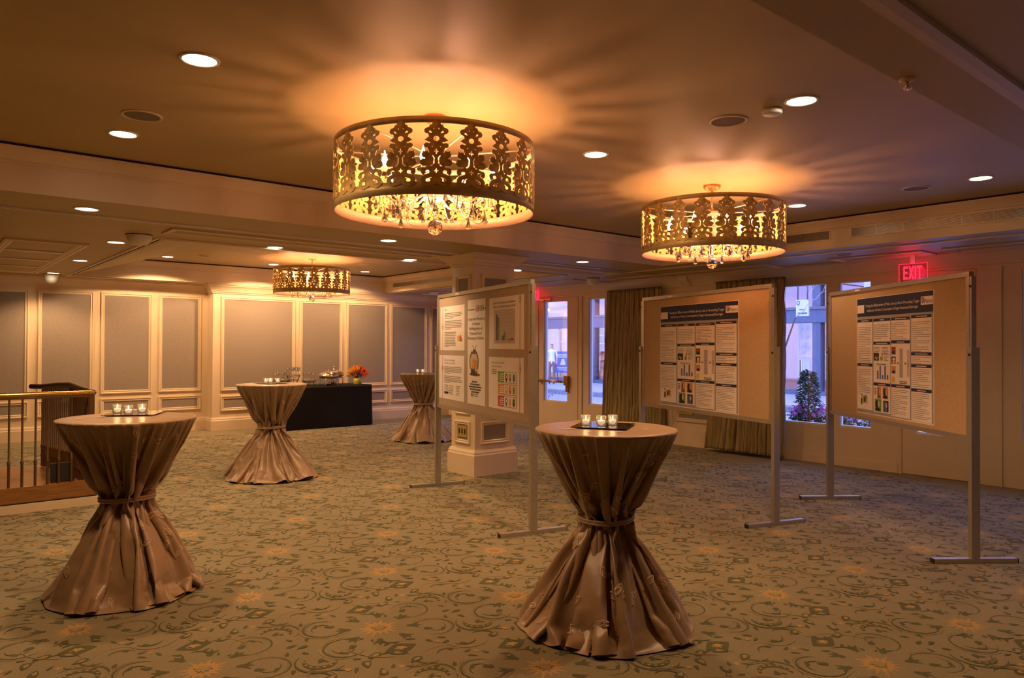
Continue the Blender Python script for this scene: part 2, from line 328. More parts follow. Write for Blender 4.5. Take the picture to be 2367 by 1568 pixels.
# ------------------------------------------------------------------ walls
mb = MB()
mb.box(4.13, UW + .3, VW, VW + .3, 0, ZS, 'paint'); mb.box(-3.5, 4.13, VL, VL + .3, 0, ZS, 'paint')
wall_back = struct(mb, 'wall_back', 'panelled cream back wall with grey fabric insets')
def panel_frame(mb, P0, d, n, s0, s1, z0, z1, w=.055, t=.022, m='paint'):
    """picture-frame moulding on a wall: origin P0, along d, out n (unit xy), from s0..s1, z0..z1"""
    def W(s, o, z): return (P0[0] + d[0] * s + n[0] * o, P0[1] + d[1] * s + n[1] * o, z)
    prof = [(0, 0), (0, t), (.25, t * 1.15), (.45, t * .55), (.8, t * .75), (1, .003), (1, 0)]
    cs = [(s0, z0, 1, 1), (s1, z0, -1, 1), (s1, z1, -1, -1), (s0, z1, 1, -1)]
    k = len(prof)
    for i in range(4):
        a, b = cs[i], cs[(i + 1) % 4]
        vs = [W(c[0] + c[2] * q * w, o, c[1] + c[3] * q * w) for c in (a, b) for q, o in prof]
        mb.add(vs, [(j, (j + 1) % k, k + (j + 1) % k, k + j) for j in range(k)], m)
def wall_panel(parent, P0, d, n, s0, s1, z0, z1, w=.055):
    mb = MB(); panel_frame(mb, P0, d, n, s0, s1, z0, z1, w)
    o = mb.build('panel_moulding', parent)
    def W(s, o_, z): return (P0[0] + d[0] * s + n[0] * o_, P0[1] + d[1] * s + n[1] * o_, z)
    f = MB(); a, b, c0, c1 = s0 + w * .9, s1 - w * .9, z0 + w * .9, z1 - w * .9
    vs = [W(s, q, z) for q in (0, .004) for s, z in ((a, c0), (b, c0), (b, c1), (a, c1))]
    f.add(vs, [(4, 5, 6, 7), (0, 1, 5, 4), (1, 2, 6, 5), (2, 3, 7, 6), (3, 0, 4, 7)], 'fabric')
    fo = f.build('fabric_inset', parent); fo['label'] = 'grey fabric inset'
    return o
for s0, s1 in ((-.9, .3), (.45, 1.47), (1.59, 2.35), (2.455, 3.22), (3.33, 4.02)):
    wall_panel(wall_back, (0, VL), (1, 0), (0, -1), s0, s1, .69, 2.345); wall_panel(wall_back, (0, VL), (1, 0), (0, -1), s0, s1, .365, .615)
for s0, s1 in ((4.27, 5.62), (5.72, 6.585), (6.67, 7.59), (7.67, 8.55), (8.65, 9.05)):
    wall_panel(wall_back, (0, VW), (1, 0), (0, -1), s0, s1, .69, 2.345); wall_panel(wall_back, (0, VW), (1, 0), (0, -1), s0, s1, .335, .60)
base_prof = [(0, 0), (.03, 0), (.03, .17), (.022, .18), (.022, .20), (.010, .225), (0, .225)]
mb = MB(); strip(mb, base_prof, (4.13, VW), (UW, VW), 'paint', (0, -1), (-1, 0)); strip(mb, base_prof, (-3.5, VL), (4.13, VL), 'paint', (0, -1)); strip(mb, base_prof, (4.13, VW), (4.13, VL), 'paint', (-1, 0), (-1, 0))
struct(mb, 'baseboard_back', 'tall cream baseboard along the back wall')
mb = MB(); cp = crown_prof(ZS, .16, .13)
strip(mb, cp, (4.13, VW), (UW, VW), 'paint', (0, -1), (-1, 0)); strip(mb, cp, (-3.5, VL), (4.13, VL), 'paint', (0, -1)); strip(mb, cp, (4.13, VW), (4.13, VL), 'paint', (-1, 0), (-1, 0))
struct(mb, 'trim_5', 'cream crown moulding along the back wall')
mb = MB(); strip(mb, crown_prof(ZS, .18, .15), (UW, -3), (UW, VW), 'paint', (-1, 0)); struct(mb, 'trim_6', 'cream crown moulding above the windows')
# walls never in view
mb = MB(); mb.box(-3.8, -3.5, -3.3, VL + .3, 0, ZS, 'paint'); struct(mb, 'wall_left', 'cream side wall')
mb = MB(); mb.box(-3.8, UW + .3, -3.3, -3.0, 0, ZS, 'paint'); struct(mb, 'wall_front', 'cream wall behind the camera')
# window wall: solid piers between openings (v ranges)
op = [(9.98, 9.35), (8.83, 8.46), (8.27, 7.70), (5.45, 4.59), (4.437, 4.028), (3.527, 3.06), (2.463, 1.95), (1.55, .9), (.5, -.3), (-.8, -2.4), (12.6, 11.6), (11.2, 10.5)]
op.sort(key=lambda t: t[1]); WZ0, WZ1 = .49, 2.33
mb = MB(); WT = .10; prev = -3.0
for a, b in op:
    mb.box(UW, UW + WT, prev, b, 0, ZS, 'paint'); mb.box(UW, UW + WT, b, a, 0, WZ0, 'paint'); mb.box(UW, UW + WT, b, a, WZ1, ZS, 'paint'); prev = a
mb.box(UW, UW + WT, prev, VW, 0, ZS, 'paint')
wall_right = struct(mb, 'wall_right', 'cream wall of tall windows and glazed doors to the street')
def window(name, a, b, lab, n=(-1, 0)):
    e = MB(); z0, z1 = WZ0, WZ1; q = .018
    for (y0, y1, c0, c1) in ((b, b + q, z0, z1), (a - q, a, z0, z1), (b + q, a - q, z0, z0 + q), (b + q, a - q, z1 - q, z1)): e.box(UW + .02, UW + .085, y0, y1, c0, c1, 'white')
    o = e.build(name); o['kind'] = 'structure'; o['label'] = lab
    g = MB(); g.box(UW + .05, UW + .056, b + q, a - q, z0 + q, z1 - q, 'glass'); p = g.build('pane', o); p['label'] = 'clear glass pane'
    return o
for i, (a, b, lab) in enumerate(((8.83, 8.46, 'narrow window beside the glazed door with the push bar'), (8.27, 7.70, 'window mostly behind the left curtain'), (5.45, 4.59, 'window with the potted tree outside, beside the right curtain'), (4.437, 4.028, 'window half hidden behind the rightmost poster board'), (2.463, 1.95, 'window at the right edge of the photo'), (1.55, .9, 'window beyond the right edge'), (.5, -.3, 'farther window beyond the right edge'), (-.8, -2.4, 'wide window behind the viewer'), (12.6, 11.6, 'far window near the back corner'), (11.2, 10.5, 'window beyond the far door'))):
    window('window_%d' % (i + 1), a, b, lab)
def door(name, v1, v0, ga, gb, lab):
    """door leaf v0..v1 (v0<v1) on the inner face with glass opening gb..ga"""
    e = MB(); u0, u1 = UW - .012, UW
    e.box(u0, u1, gb - .0, ga, WZ1, 2.37, 'paint'); e.box(u0, u1, v0, gb, .01, 2.37, 'paint'); e.box(u0, u1, ga, v1, .01, 2.37, 'paint'); e.box(u0, u1, gb, ga, .01, WZ0, 'paint')
    o = e.build(name); o['kind'] = 'structure'; o['label'] = lab
    q = .018; f = MB()
    for (y0, y1, c0, c1) in ((gb, gb + q, WZ0, WZ1), (ga - q, ga, WZ0, WZ1), (gb + q, ga - q, WZ0, WZ0 + q), (gb + q, ga - q, WZ1 - q, WZ1)): f.box(UW + .02, UW + .085, y0, y1, c0, c1, 'white')
    f.build('glass_frame', o); g = MB(); g.box(UW + .05, UW + .056, gb + q, ga - q, WZ0 + q, WZ1 - q, 'glass'); g.build('pane', o)
    return o
d1 = door('door_1', 10.10, 9.09, 9.98, 9.35, 'glazed door with a brass push bar under the left exit sign')
d2 = door('door_2', 3.66, 2.89, 3.527, 3.06, 'glazed door behind the rightmost poster board under the exit sign')
mb = MB(); mb.tube([(UW - .07, 10.06, .86), (UW - .07, 9.33, .86)], .022, 'brass', 10); mb.box(UW - .09, UW - .012, 9.30, 9.36, .80, .97, 'brass'); mb.box(UW - .09, UW - .012, 10.02, 10.07, .83, .89, 'brass'); mb.box(UW - .06, UW - .012, 9.305, 9.345, .68, .80, 'brass'); mb.tube([(UW - .07, 9.46, .86), (UW - .07, 9.43, .86)], .0235, 'dark', 10)
mb.build('push_bar', d1)['label'] = 'brass push bar'
mb = MB(); mb.box(UW - .06, UW - .012, 9.75, 10.06, 2.335, 2.365, 'brass'); mb.tube([(UW - .05, 9.95, 2.34), (UW - .20, 9.75, 2.34)], .008, 'brass'); mb.build('door_closer', d1)
mb = MB(); mb.box(UW - .05, UW - .012, 2.90, 2.96, .70, .98, 'bronze'); mb.tube([(UW - .09, 2.93, .90), (UW - .05, 2.93, .90)], .018, 'brass', 8); mb.tube([(UW - .09, 2.93, .90), (UW - .09, 2.93, .80), (UW - .10, 2.93, .77)], .013, 'brass', 8); mb.build('door_handle', d2)['label'] = 'brass lever handle on a dark plate'
# flat posts between the glazed units, set proud of the wall
mb = MB()
for a, b in ((10.35, 10.12), (9.06, 8.98), (7.10, 7.02), (6.16, 6.08), (3.70, 3.67), (2.88, 2.64), (1.85, 1.65)):
    mb.box(UW - .02, UW, b, a, 0, 2.38, 'paint')
for a, b in ((2.60, 1.86), (8.96, 7.12), (6.06, 3.72), (1.63, -2.9), (12.9, 10.37)): mb.box(UW - .012, UW, b, a, 0, .11, 'paint')
struct(mb, 'trim_7', 'flat cream posts and plinth of the window wall')
# panelled pier between the curtains
def pier_panels():
    P0, d, n = (UW, 7.02), (0, -1), (-1, 0)
    wall_panel(wall_right, P0, d, n, .06, .78, .72, 2.30); wall_panel(wall_right, P0, d, n, .06, .78, .36, .62)
    mb = MB(); mb.box(UW - .03, UW, 6.18, 7.02, 0, .30, 'paint'); mb.box(UW - .045, UW - .03, 6.28, 7.00, 0, .24, 'paint'); mb.build('plinth', wall_right)
pier_panels()
mb = MB(); mb.box(UW - .016, UW - .006, 6.66, 6.94, .47, .57, 'outlet')
for k in range(3): mb.box(UW - .02, UW - .015, 6.72 + k * .055, 6.75 + k * .055, .50, .54, 'dark')
tag(mb.build('outlet_plate'), 'brass socket plate low on the panelled pier between the curtains', 'socket')
# ------------------------------------------------------------------ column
col = MB(); a0, a1, b0, b1 = 5.035, 5.615, 6.685, 7.145
col.box(a0, a1, b0, b1, 0, ZS, 'paint'); column = col.build('column'); tag(column, 'square panelled cream column behind the leftmost poster board', 'column')
mb = MB()
def around(mb, prof, a0, a1, b0, b1, m='paint'):
    P = [(a0, b0), (a1, b0), (a1, b1), (a0, b1)]
    for i, n in enumerate(((0, -1), (1, 0), (0, 1), (-1, 0))): strip(mb, prof, P[i], P[(i + 1) % 4], m, n, (-1, -1))
around(mb, [(0, 0), (.035, 0), (.035, .235), (.028, .25), (.028, .265), (.012, .30), (0, .30)], a0, a1, b0, b1); mb.build('plinth', column)
mb = MB(); around(mb, [(0, ZS), (.13, ZS), (.13, ZS - .012), (.10, ZS - .04), (.055, ZS - .07), (.045, ZS - .10), (.02, ZS - .105), (.02, ZS - .125), (0, ZS - .13)], a0, a1, b0, b1); mb.build('capital', column)
for (P0, d, n, L) in (((a0, b0), (1, 0), (0, -1), a1 - a0), ((a0, b1), (0, -1), (-1, 0), b1 - b0), ((a1, b1), (-1, 0), (0, 1), a1 - a0), ((a1, b0), (0, 1), (1, 0), b1 - b0)):
    for z0, z1 in ((.36, .62), (.70, 2.33)):
        mb = MB(); panel_frame(mb, P0, d, n, .085, L - .085, z0, z1, .045, .02); mb.build('panel_moulding', column)
        f = MB(); W = lambda s, o, z: (P0[0] + d[0] * s + n[0] * o, P0[1] + d[1] * s + n[1] * o, z)
        s0, s1, c0, c1 = .13, L - .13, z0 + .045, z1 - .045
        f.add([W(s, q, z) for q in (0, .004) for s, z in ((s0, c0), (s1, c0), (s1, c1), (s0, c1))], [(4, 5, 6, 7), (0, 1, 5, 4), (1, 2, 6, 5), (2, 3, 7, 6), (3, 0, 4, 7)], 'fabric'); f.build('fabric_inset', column)
mb = MB(); mb.box(a0 - .014, a0 - .004, 6.83, 7.01, .43, .56, 'outlet')
for k in range(3): mb.box(a0 - .018, a0 - .013, 6.85 + k * .055, 6.87 + k * .055, .47, .53, 'dark')
tag(mb.build('outlet_plate'), 'brass socket plate low on the left face of the column', 'socket')
# partition track in the low ceiling and its end bracket
mb = MB(); mb.box(-3, 5.0, 6.795, 6.812, ZS - .014, ZS, 'white'); mb.box(-3, 5.0, 6.812, 6.828, ZS - .003, ZS, 'gap'); mb.box(-3, 5.0, 6.828, 6.84, ZS - .008, ZS, 'alu')
mb.box(5.65, 9.0, 6.80, 6.812, ZS - .008, ZS, 'alu'); mb.box(5.65, 9.0, 6.812, 6.828, ZS - .003, ZS, 'gap'); mb.box(5.65, 9.0, 6.828, 6.84, ZS - .008, ZS, 'alu')
tag(mb.build('partition_track'), 'thin grooved partition track running across the low ceiling', 'track')
mb = MB(); mb.prism([(UW - .18, ZS), (UW - .02, ZS), (UW - .02, 2.40), (UW - .07, 2.40), (UW - .16, 2.49)], 6.66, 6.80, 'y', 'paint'); tag(mb.build('corbel'), 'small cream corbel where the partition track meets the window wall', 'bracket')
# ------------------------------------------------------------------ air grilles
def grille(P0, d, n, L, z0, z1, lab, nd):
    e = empty('air_grille', (P0[0], P0[1], z0), lab, 'grille', 'air grilles on the ceiling fascias')
    W = lambda s, o, z: (d[0] * s + n[0] * o, d[1] * s + n[1] * o, z)
    def bx(mb, s0, s1, o0, o1, c0, c1, m):
        mb.add([W(s, o, c) for c in (c0, c1) for s, o in ((s0, o0), (s1, o0), (s1, o1), (s0, o1))], [(3, 2, 1, 0), (4, 5, 6, 7), (0, 1, 5, 4), (1, 2, 6, 5), (2, 3, 7, 6), (3, 0, 4, 7)], m)
    h = z1 - z0; mb = MB(); f = .014
    for a in ((0, L, 0, f), (0, L, h - f, h), (0, f, f, h - f), (L - f, L, f, h - f)): bx(mb, a[0], a[1], .004, .014, a[2], a[3], 'paint')
    mb.build('grille_frame', e)
    mb = MB(); bx(mb, f, L - f, .0045, .0055, f, h - f, 'gap')
    k = 9
    for i in range(k): c = f + (h - 2 * f) * (i + .5) / k; bx(mb, f, L - f, .006, .012, c - .0028, c + .0028, 'alu')
    for j in range(nd): s = L * (j + 1) / (nd + 1); bx(mb, s - .003, s + .003, .006, .012, f, h - f, 'alu')
    mb.build('louvre', e)
grille((7.64, 4.95), (0, -1), (-1, 0), 1.15, 2.645, 2.765, 'short slatted air grille on the window-side fascia, behind the middle chandelier', 3)
grille((7.64, 3.59), (0, -1), (-1, 0), 2.1, 2.645, 2.765, 'long slatted air grille on the window-side fascia at the upper right', 7)
grille((7.45, 12.60), (0, -1), (-1, 0), 2.6, 2.635, 2.74, 'slatted air grille on the fascia of the far tray, left of the column', 9)
# ------------------------------------------------------------------ ceiling fittings
def downlight(u, v, z, lab, watts=1.0, proto=[None]):
    if proto[0] is None:
        e = empty('recessed_downlight', (u, v, z), lab, 'ceiling light', 'recessed ceiling downlights')
        mb = MB(); mb.lathe([(.076, 0), (.094, 0), (.092, -.005), (.080, -.007), (.076, -.003)], 'white', n=32); mb.build('trim_ring', e)
        mb = MB(); mb.lathe([(.0001, -.003), (.076, -.003)], 'lens', n=32); mb.build('lens', e, fix=False)
        proto[0] = e
    else: e = dup(proto[0], (u, v, z), label=lab)
    for c in list(e.children):
        if c.type == 'LIGHT': bpy.data.objects.remove(c)
    l = bpy.data.lights.new('downlight_lamp', 'SPOT'); l.energy = DOWN_W * watts; l.color = WARM; l.spot_size = math.radians(149 if v > 12 and z > 2.7 else 132); l.spot_blend = .15 if v > 12 and z > 2.7 else .6; l.shadow_soft_size = .05
    lo = bpy.data.objects.new('downlight_lamp', l); C.objects.link(lo); lo.parent = e; lo.location = (0, 0, -.02)
    return e
DL = [(1.085, 3.66, ZC, 'downlight in the near tray, the large one at the upper left of the photo', 1), (1.09, 5.28, ZC, 'downlight in the near tray above the left end of the crown moulding', 1),
 (3.84, 2.08, ZC, 'downlight in the near tray, the large one right of the round white disc', 1), (3.80, 3.62, ZC, 'downlight in the near tray between the two large chandeliers', 1), (6.70, 2.09, ZC, 'downlight in the near tray at the right edge of the photo', .4), (6.67, 3.655, ZC, 'downlight in the near tray just right of the middle chandelier', .45),
 (1.09, 6.50, ZS, 'downlight in the low ceiling beside the partition track at the far left', .8), (1.68, 8.42, ZS, 'downlight in the low ceiling beside the wedge-shaped detector', .8), (1.70, 10.55, ZS, 'downlight in the low ceiling, middle of the row leading to the back wall', .8), (1.70, 12.70, ZS, 'downlight in the low ceiling nearest the back wall, above the white dome', .8),
 (3.08, 7.70, ZS, 'downlight in the low ceiling above the left end of the hanging far chandelier', .8), (3.75, 6.44, ZS, 'downlight in the low ceiling below the largest chandelier', .8), (4.79, 7.70, ZS, 'downlight in the low ceiling just left of the column capital', .8), (6.53, 6.44, ZS, 'downlight in the low ceiling between column and middle chandelier', .5), (6.55, 7.76, ZS, 'downlight half hidden by the right edge of the column', .5),
 (3.16, 12.2, ZC, 'downlight in the far tray left of the far chandelier', 1.6), (4.84, 12.16, ZC, 'downlight in the far tray partly behind the far chandelier', 1.9), (6.6, 12.19, ZC, 'downlight in the far tray right of the far chandelier', 1.2)]
for a in DL: downlight(*a)
def disc(name, u, v, z, r, lab, cat, m='grille', rim='paint', grp=None):
    e = empty(name, (u, v, z), lab, cat, grp); mb = MB(); mb.lathe([(r * .86, 0), (r, 0), (r * .98, -.006), (r * .88, -.008), (r * .86, -.003)], rim, n=32); mb.build('rim', e)
    mb = MB(); mb.lathe([(.0001, -.005), (r * .5, -.005), (r * .86, -.003)], m, n=32); mb.build('cover', e, fix=False)
for u, v, z, r, lab in ((1.087, 4.78, ZC, .115, 'round ceiling speaker between the two downlights at the upper left'), (3.846, 2.553, ZC, .115, 'round ceiling speaker above the middle chandelier'), (6.711, 2.585, ZC, .115, 'round ceiling speaker above the exit sign at the right'), (3.547, 11.685, ZC, .10, 'round ceiling speaker in the far tray, left of the far chandelier'), (6.181, 11.665, ZC, .10, 'round ceiling speaker in the far tray, right of the far chandelier'), (8.25, 3.95, ZS, .10, 'round ceiling speaker in the low ceiling above the rightmost board')):
    disc('ceiling_speaker', u, v, z, r, lab, 'speaker', grp='round ceiling speakers')
mb = MB(); mb.lathe([(.0001, -.03), (.052, -.03), (.056, -.024), (.056, -.008), (.05, 0)], 'white', n=24); tag(mb.build('sprinkler_cover', loc=(3.855, 2.267, ZC)), 'small white disc on the ceiling beside the large right downlight', 'ceiling disc')
mb = MB(); mb.lathe([(.03, 0), (.03, -.006), (.02, -.012), (.0001, -.012)], 'paint', n=20); mb.tube([(0, 0, -.01), (0, 0, -.04)], .006, 'brass'); mb.lathe([(.0001, -.042), (.014, -.042), (.017, -.038)], 'steel', n=14); tag(mb.build('fire_sprinkler', loc=(3.03, 1.20, ZS)), 'small metal sprinkler head on the edge of the near beam', 'sprinkler')
def dome(loc, r, lab, d=.11):
    mb = MB(); mb.lathe([(r, 0), (r, -.008)], 'dark', n=28); mb.lathe([(r, -.008), (r * .96, -.02), (r * .86, -d * .6), (r * .62, -d * .9), (r * .3, -d), (.0001, -d * 1.02)], 'white', n=28); return tag(mb.build('ceiling_detector', loc=loc), lab, 'detector')
dome((1.74, 7.72, ZS), .12, 'wedge-shaped white detector on the low ceiling near the far tray corner', .10)
dome((1.705, 12.98, ZS), .105, 'round white dome on the ceiling by the back wall', .14); dome((8.28, 7.93, ZS), .11, 'white dome on the low ceiling above the left curtain', .11); dome((7.95, 11.9, ZS), .08, 'small dome in the dark far corner of the low ceiling', .07)
# ------------------------------------------------------------------ exit signs
def text_mesh(s, cache={}):
    if s in cache: return cache[s]
    cu = bpy.data.curves.new('t', 'FONT'); cu.body = s; cu.size = 1; cu.resolution_u = 3
    o = bpy.data.objects.new('t', cu); C.objects.link(o); dg = bpy.context.evaluated_depsgraph_get(); me = bpy.data.meshes.new_from_object(o.evaluated_get(dg))
    vs = [v.co.copy() for v in me.vertices]; fs = [tuple(p.vertices) for p in me.polygons]
    bpy.data.objects.remove(o); bpy.data.meshes.remove(me); bpy.data.curves.remove(cu)
    x0 = min(v.x for v in vs); x1 = max(v.x for v in vs); cache[s] = (vs, fs, x0, x1); return cache[s]
def put_text(mb, s, x0, x1, zb, h, m, y=-.003, align=None):
    """text on a local XZ plane facing -Y between x0 and x1, baseline zb, cap height ~h (squeezed to width)"""
    vs, fs, a, b = text_mesh(s); sx = (x1 - x0) / (b - a); sz = h / .72
    mb.add([(x0 + (v.x - a) * sx, y, zb + v.y * sz) for v in vs], fs, m)
def exit_sign(v0, v1, z0, z1, lab):
    e = empty('exit_sign', (UW - .26, v1, z0), lab, 'exit sign', None, -PI / 2)
    W, H = v1 - v0, z1 - z0
    mb = MB(); mb.box(0, W, -.003, .003, 0, H, 'exitpane'); mb.build('pane', e)
    mb = MB()
    for a in ((0, W, 0, .006), (0, W, H - .006, H), (0, .006, .006, H - .006), (W - .006, W, .006, H - .006)): mb.box(a[0], a[1], -.005, .005, a[2], a[3], 'exitedge')
    mb.build('edge', e)
    mb = MB(); x0 = W * .17; cw = W * .66 / 3.55; zb_, zh = H * .14, H * .72; sw = cw * .24
    def bar(a, b, c, d): mb.box(x0 + a * cw, x0 + b * cw, -.007, -.004, zb_ + c * zh, zb_ + d * zh, 'exitred')
    bar(0, .24, 0, 1); bar(.24, .82, 0, .17); bar(.24, .74, .42, .58); bar(.24, .82, .83, 1)
    for sgn in (1, -1): a_, b_ = (1.0, 1.72) if sgn > 0 else (1.72, 1.0); mb.add([(x0 + q * cw, y, z) for y in (-.007, -.004) for q, z in ((a_, zb_), (a_ + .26, zb_), (b_ + .26, zb_ + zh), (b_, zb_ + zh))], [(0, 1, 2, 3), (4, 5, 6, 7), (0, 1, 5, 4), (1, 2, 6, 5), (2, 3, 7, 6), (3, 0, 4, 7)], 'exitred')
    bar(2.14, 2.38, 0, 1); bar(2.56, 3.5, .83, 1); bar(2.91, 3.15, 0, .83)
    mb.build('lettering', e, fix=False)
    mb = MB(); mb.box(W * .42, W * .58, -.012, .012, H, ZS - z0, 'white'); mb.build('mount', e)
    l = bpy.data.lights.new('sign_lamp', 'POINT'); l.energy = .9; l.color = (1, .03, .12); l.shadow_soft_size = .12; lo = bpy.data.objects.new('sign_lamp', l); C.objects.link(lo); lo.parent = e; lo.location = (W / 2, -.10, H * .5)
exit_sign(3.29, 3.60, 2.25, 2.46, 'glowing red EXIT sign above the rightmost poster board'); exit_sign(9.83, 10.16, 2.33, 2.53, 'glowing red EXIT sign mostly hidden behind the leftmost poster board')
# ------------------------------------------------------------------ chandeliers
RD = .592
def filigree_mesh():
    """cut-out scroll ornament, traced by marching squares over a shape function, bent onto the drum"""
    k = 1 / 2250
    def disc_(x, y, cx, cy, r): return r - math.hypot(x - cx, y - cy)
    def ell(x, y, cx, cy, a, b): return (1 - math.hypot((x - cx) / a, (y - cy) / b)) * min(a, b)
    def seg(x, y, ax, ay, bx, by, r):
        dx, dy = bx - ax, by - ay; t = max(0, min(1, ((x - ax) * dx + (y - ay) * dy) / (dx * dx + dy * dy))); return r - math.hypot(x - ax - t * dx, y - ay - t * dy)
    def fl(x, y, cx, cy, s): return max(ell(x, y, cx, cy + 12 * s, 8 * s, 24 * s), disc_(x, y, cx + 17 * s, cy, 9 * s), seg(x, y, cx, cy - 12 * s, cx, cy - 26 * s, 7 * s), seg(x, y, cx, cy - 4 * s, cx + 14 * s, cy - 2 * s, 4 * s))
    def F(x, y):
        x = abs(x) / k / .95; y = y / k / .835
        a = max(disc_(x, y, 108, 82, 82), seg(x, y, 20, 60, 95, 30, 30), ell(x, y, 40, 130, 70, 110), seg(x, y, 10, 190, 100, 235, 45), disc_(x, y, 128, 205, 62),
                seg(x, y, 0, 120, 0, 620, 42), ell(x, y, 70, 345, 105, 90), disc_(x, y, 140, 335, 58), disc_(x, y, 132, 440, 50), disc_(x, y, 120, 285, 40), seg(x, y, 170, 330, 198, 318, 9), seg(x, y, 150, 470, 165, 492, 8),
                ell(x, y, 55, 440, 85, 80), disc_(x, y, 66, 508, 46), seg(x, y, 80, 540, 98, 556, 9), seg(x, y, 0, 500, 0, 900, 27),
                ell(x, y, 0, 668, 82, 88), disc_(x, y, 88, 655, 36), seg(x, y, 100, 655, 132, 650, 11), disc_(x, y, 70, 718, 28), seg(x, y, 72, 730, 88, 752, 9), seg(x, y, 30, 600, 88, 562, 22), disc_(x, y, 116, 572, 37), seg(x, y, 66, 600, 100, 560, 14),
                seg(x, y, 10, 740, 70, 800, 24), disc_(x, y, 104, 778, 46), seg(x, y, 50, 810, 90, 812, 18), seg(x, y, 0, 830, 45, 850, 22), disc_(x, y, 58, 838, 30), disc_(x, y, 24, 880, 30), ell(x, y, 0, 895, 22, 34))
        h = max(disc_(x, y, 100, 82, 27), seg(x, y, 100, 100, 60, 120, 7), disc_(x, y, 106, 200, 26), seg(x, y, 110, 180, 150, 160, 6), disc_(x, y, 0, 668, 36), fl(x, y, 0, 215, 1.05), fl(x, y, 0, 486, 1.15),
                seg(x, y, 46, 425, 26, 395, 7), seg(x, y, 26, 395, 30, 320, 7), seg(x, y, 30, 320, 58, 280, 8), seg(x, y, 58, 280, 76, 288, 6), seg(x, y, 198, 268, 110, 272, 10), seg(x, y, 190, 400, 146, 390, 8), seg(x, y, 110, 520, 92, 470, 7),
                disc_(x, y, 78, 762, 14), disc_(x, y, 0, 10, 26), disc_(x, y, 148, 265, 14))
        return min(a, -h) * k
    st = .0042; nx, ny = 50, 86; X0 = -nx / 2 * st
    val = [[F(X0 + i * st, j * st) for i in range(nx + 1)] for j in range(ny + 1)]
    vs = []; fs = []; cache = {}
    def vert(x, y):
        q = (round(x, 6), round(y, 6))
        if q not in cache: cache[q] = len(vs); vs.append(q)
        return cache[q]
    for j in range(ny):
        for i in range(nx):
            c = [(i, j), (i + 1, j), (i + 1, j + 1), (i, j + 1)]; vv = [val[b][a] for a, b in c]
            if all(v <= 0 for v in vv): continue
            p = []
            for q in range(4):
                (ia, ja), (ib, jb) = c[q], c[(q + 1) % 4]; va, vb = vv[q], vv[(q + 1) % 4]
                if va > 0: p.append(vert(X0 + ia * st, ja * st))
                if (va > 0) != (vb > 0):
                    t = va / (va - vb); p.append(vert(X0 + (ia + (ib - ia) * t) * st, (ja + (jb - ja) * t) * st))
            if len(p) > 2: fs.append(p)
    mb = MB(); R = RD + .003; T = .003
    n = len(vs); out = []
    for r in (R + T, R):
        for x, y in vs: a = x / R; out.append((r * math.sin(a), -r * math.cos(a), y))
    from collections import Counter
    edges = Counter()
    for f in fs:
        for q in range(len(f)): edges[(f[q], f[(q + 1) % len(f)])] += 1
    side = [(a, b, b + n, a + n) for (a, b) in edges if (b, a) not in edges]
    mb.add(out, [tuple(f) for f in fs] + [tuple(n + i for i in f[::-1]) for f in fs] + [(b, a, d, c) for a, b, c, d in side], 'rust')
    return mb
def drop_crystal(h, r, n=8):
    return [(.0001, h), (.18 * r, h * .95), (.35 * r, h * .75), (.72 * r, h * .42), (r, h * .22), (.80 * r, h * .06), (.0001, 0)]
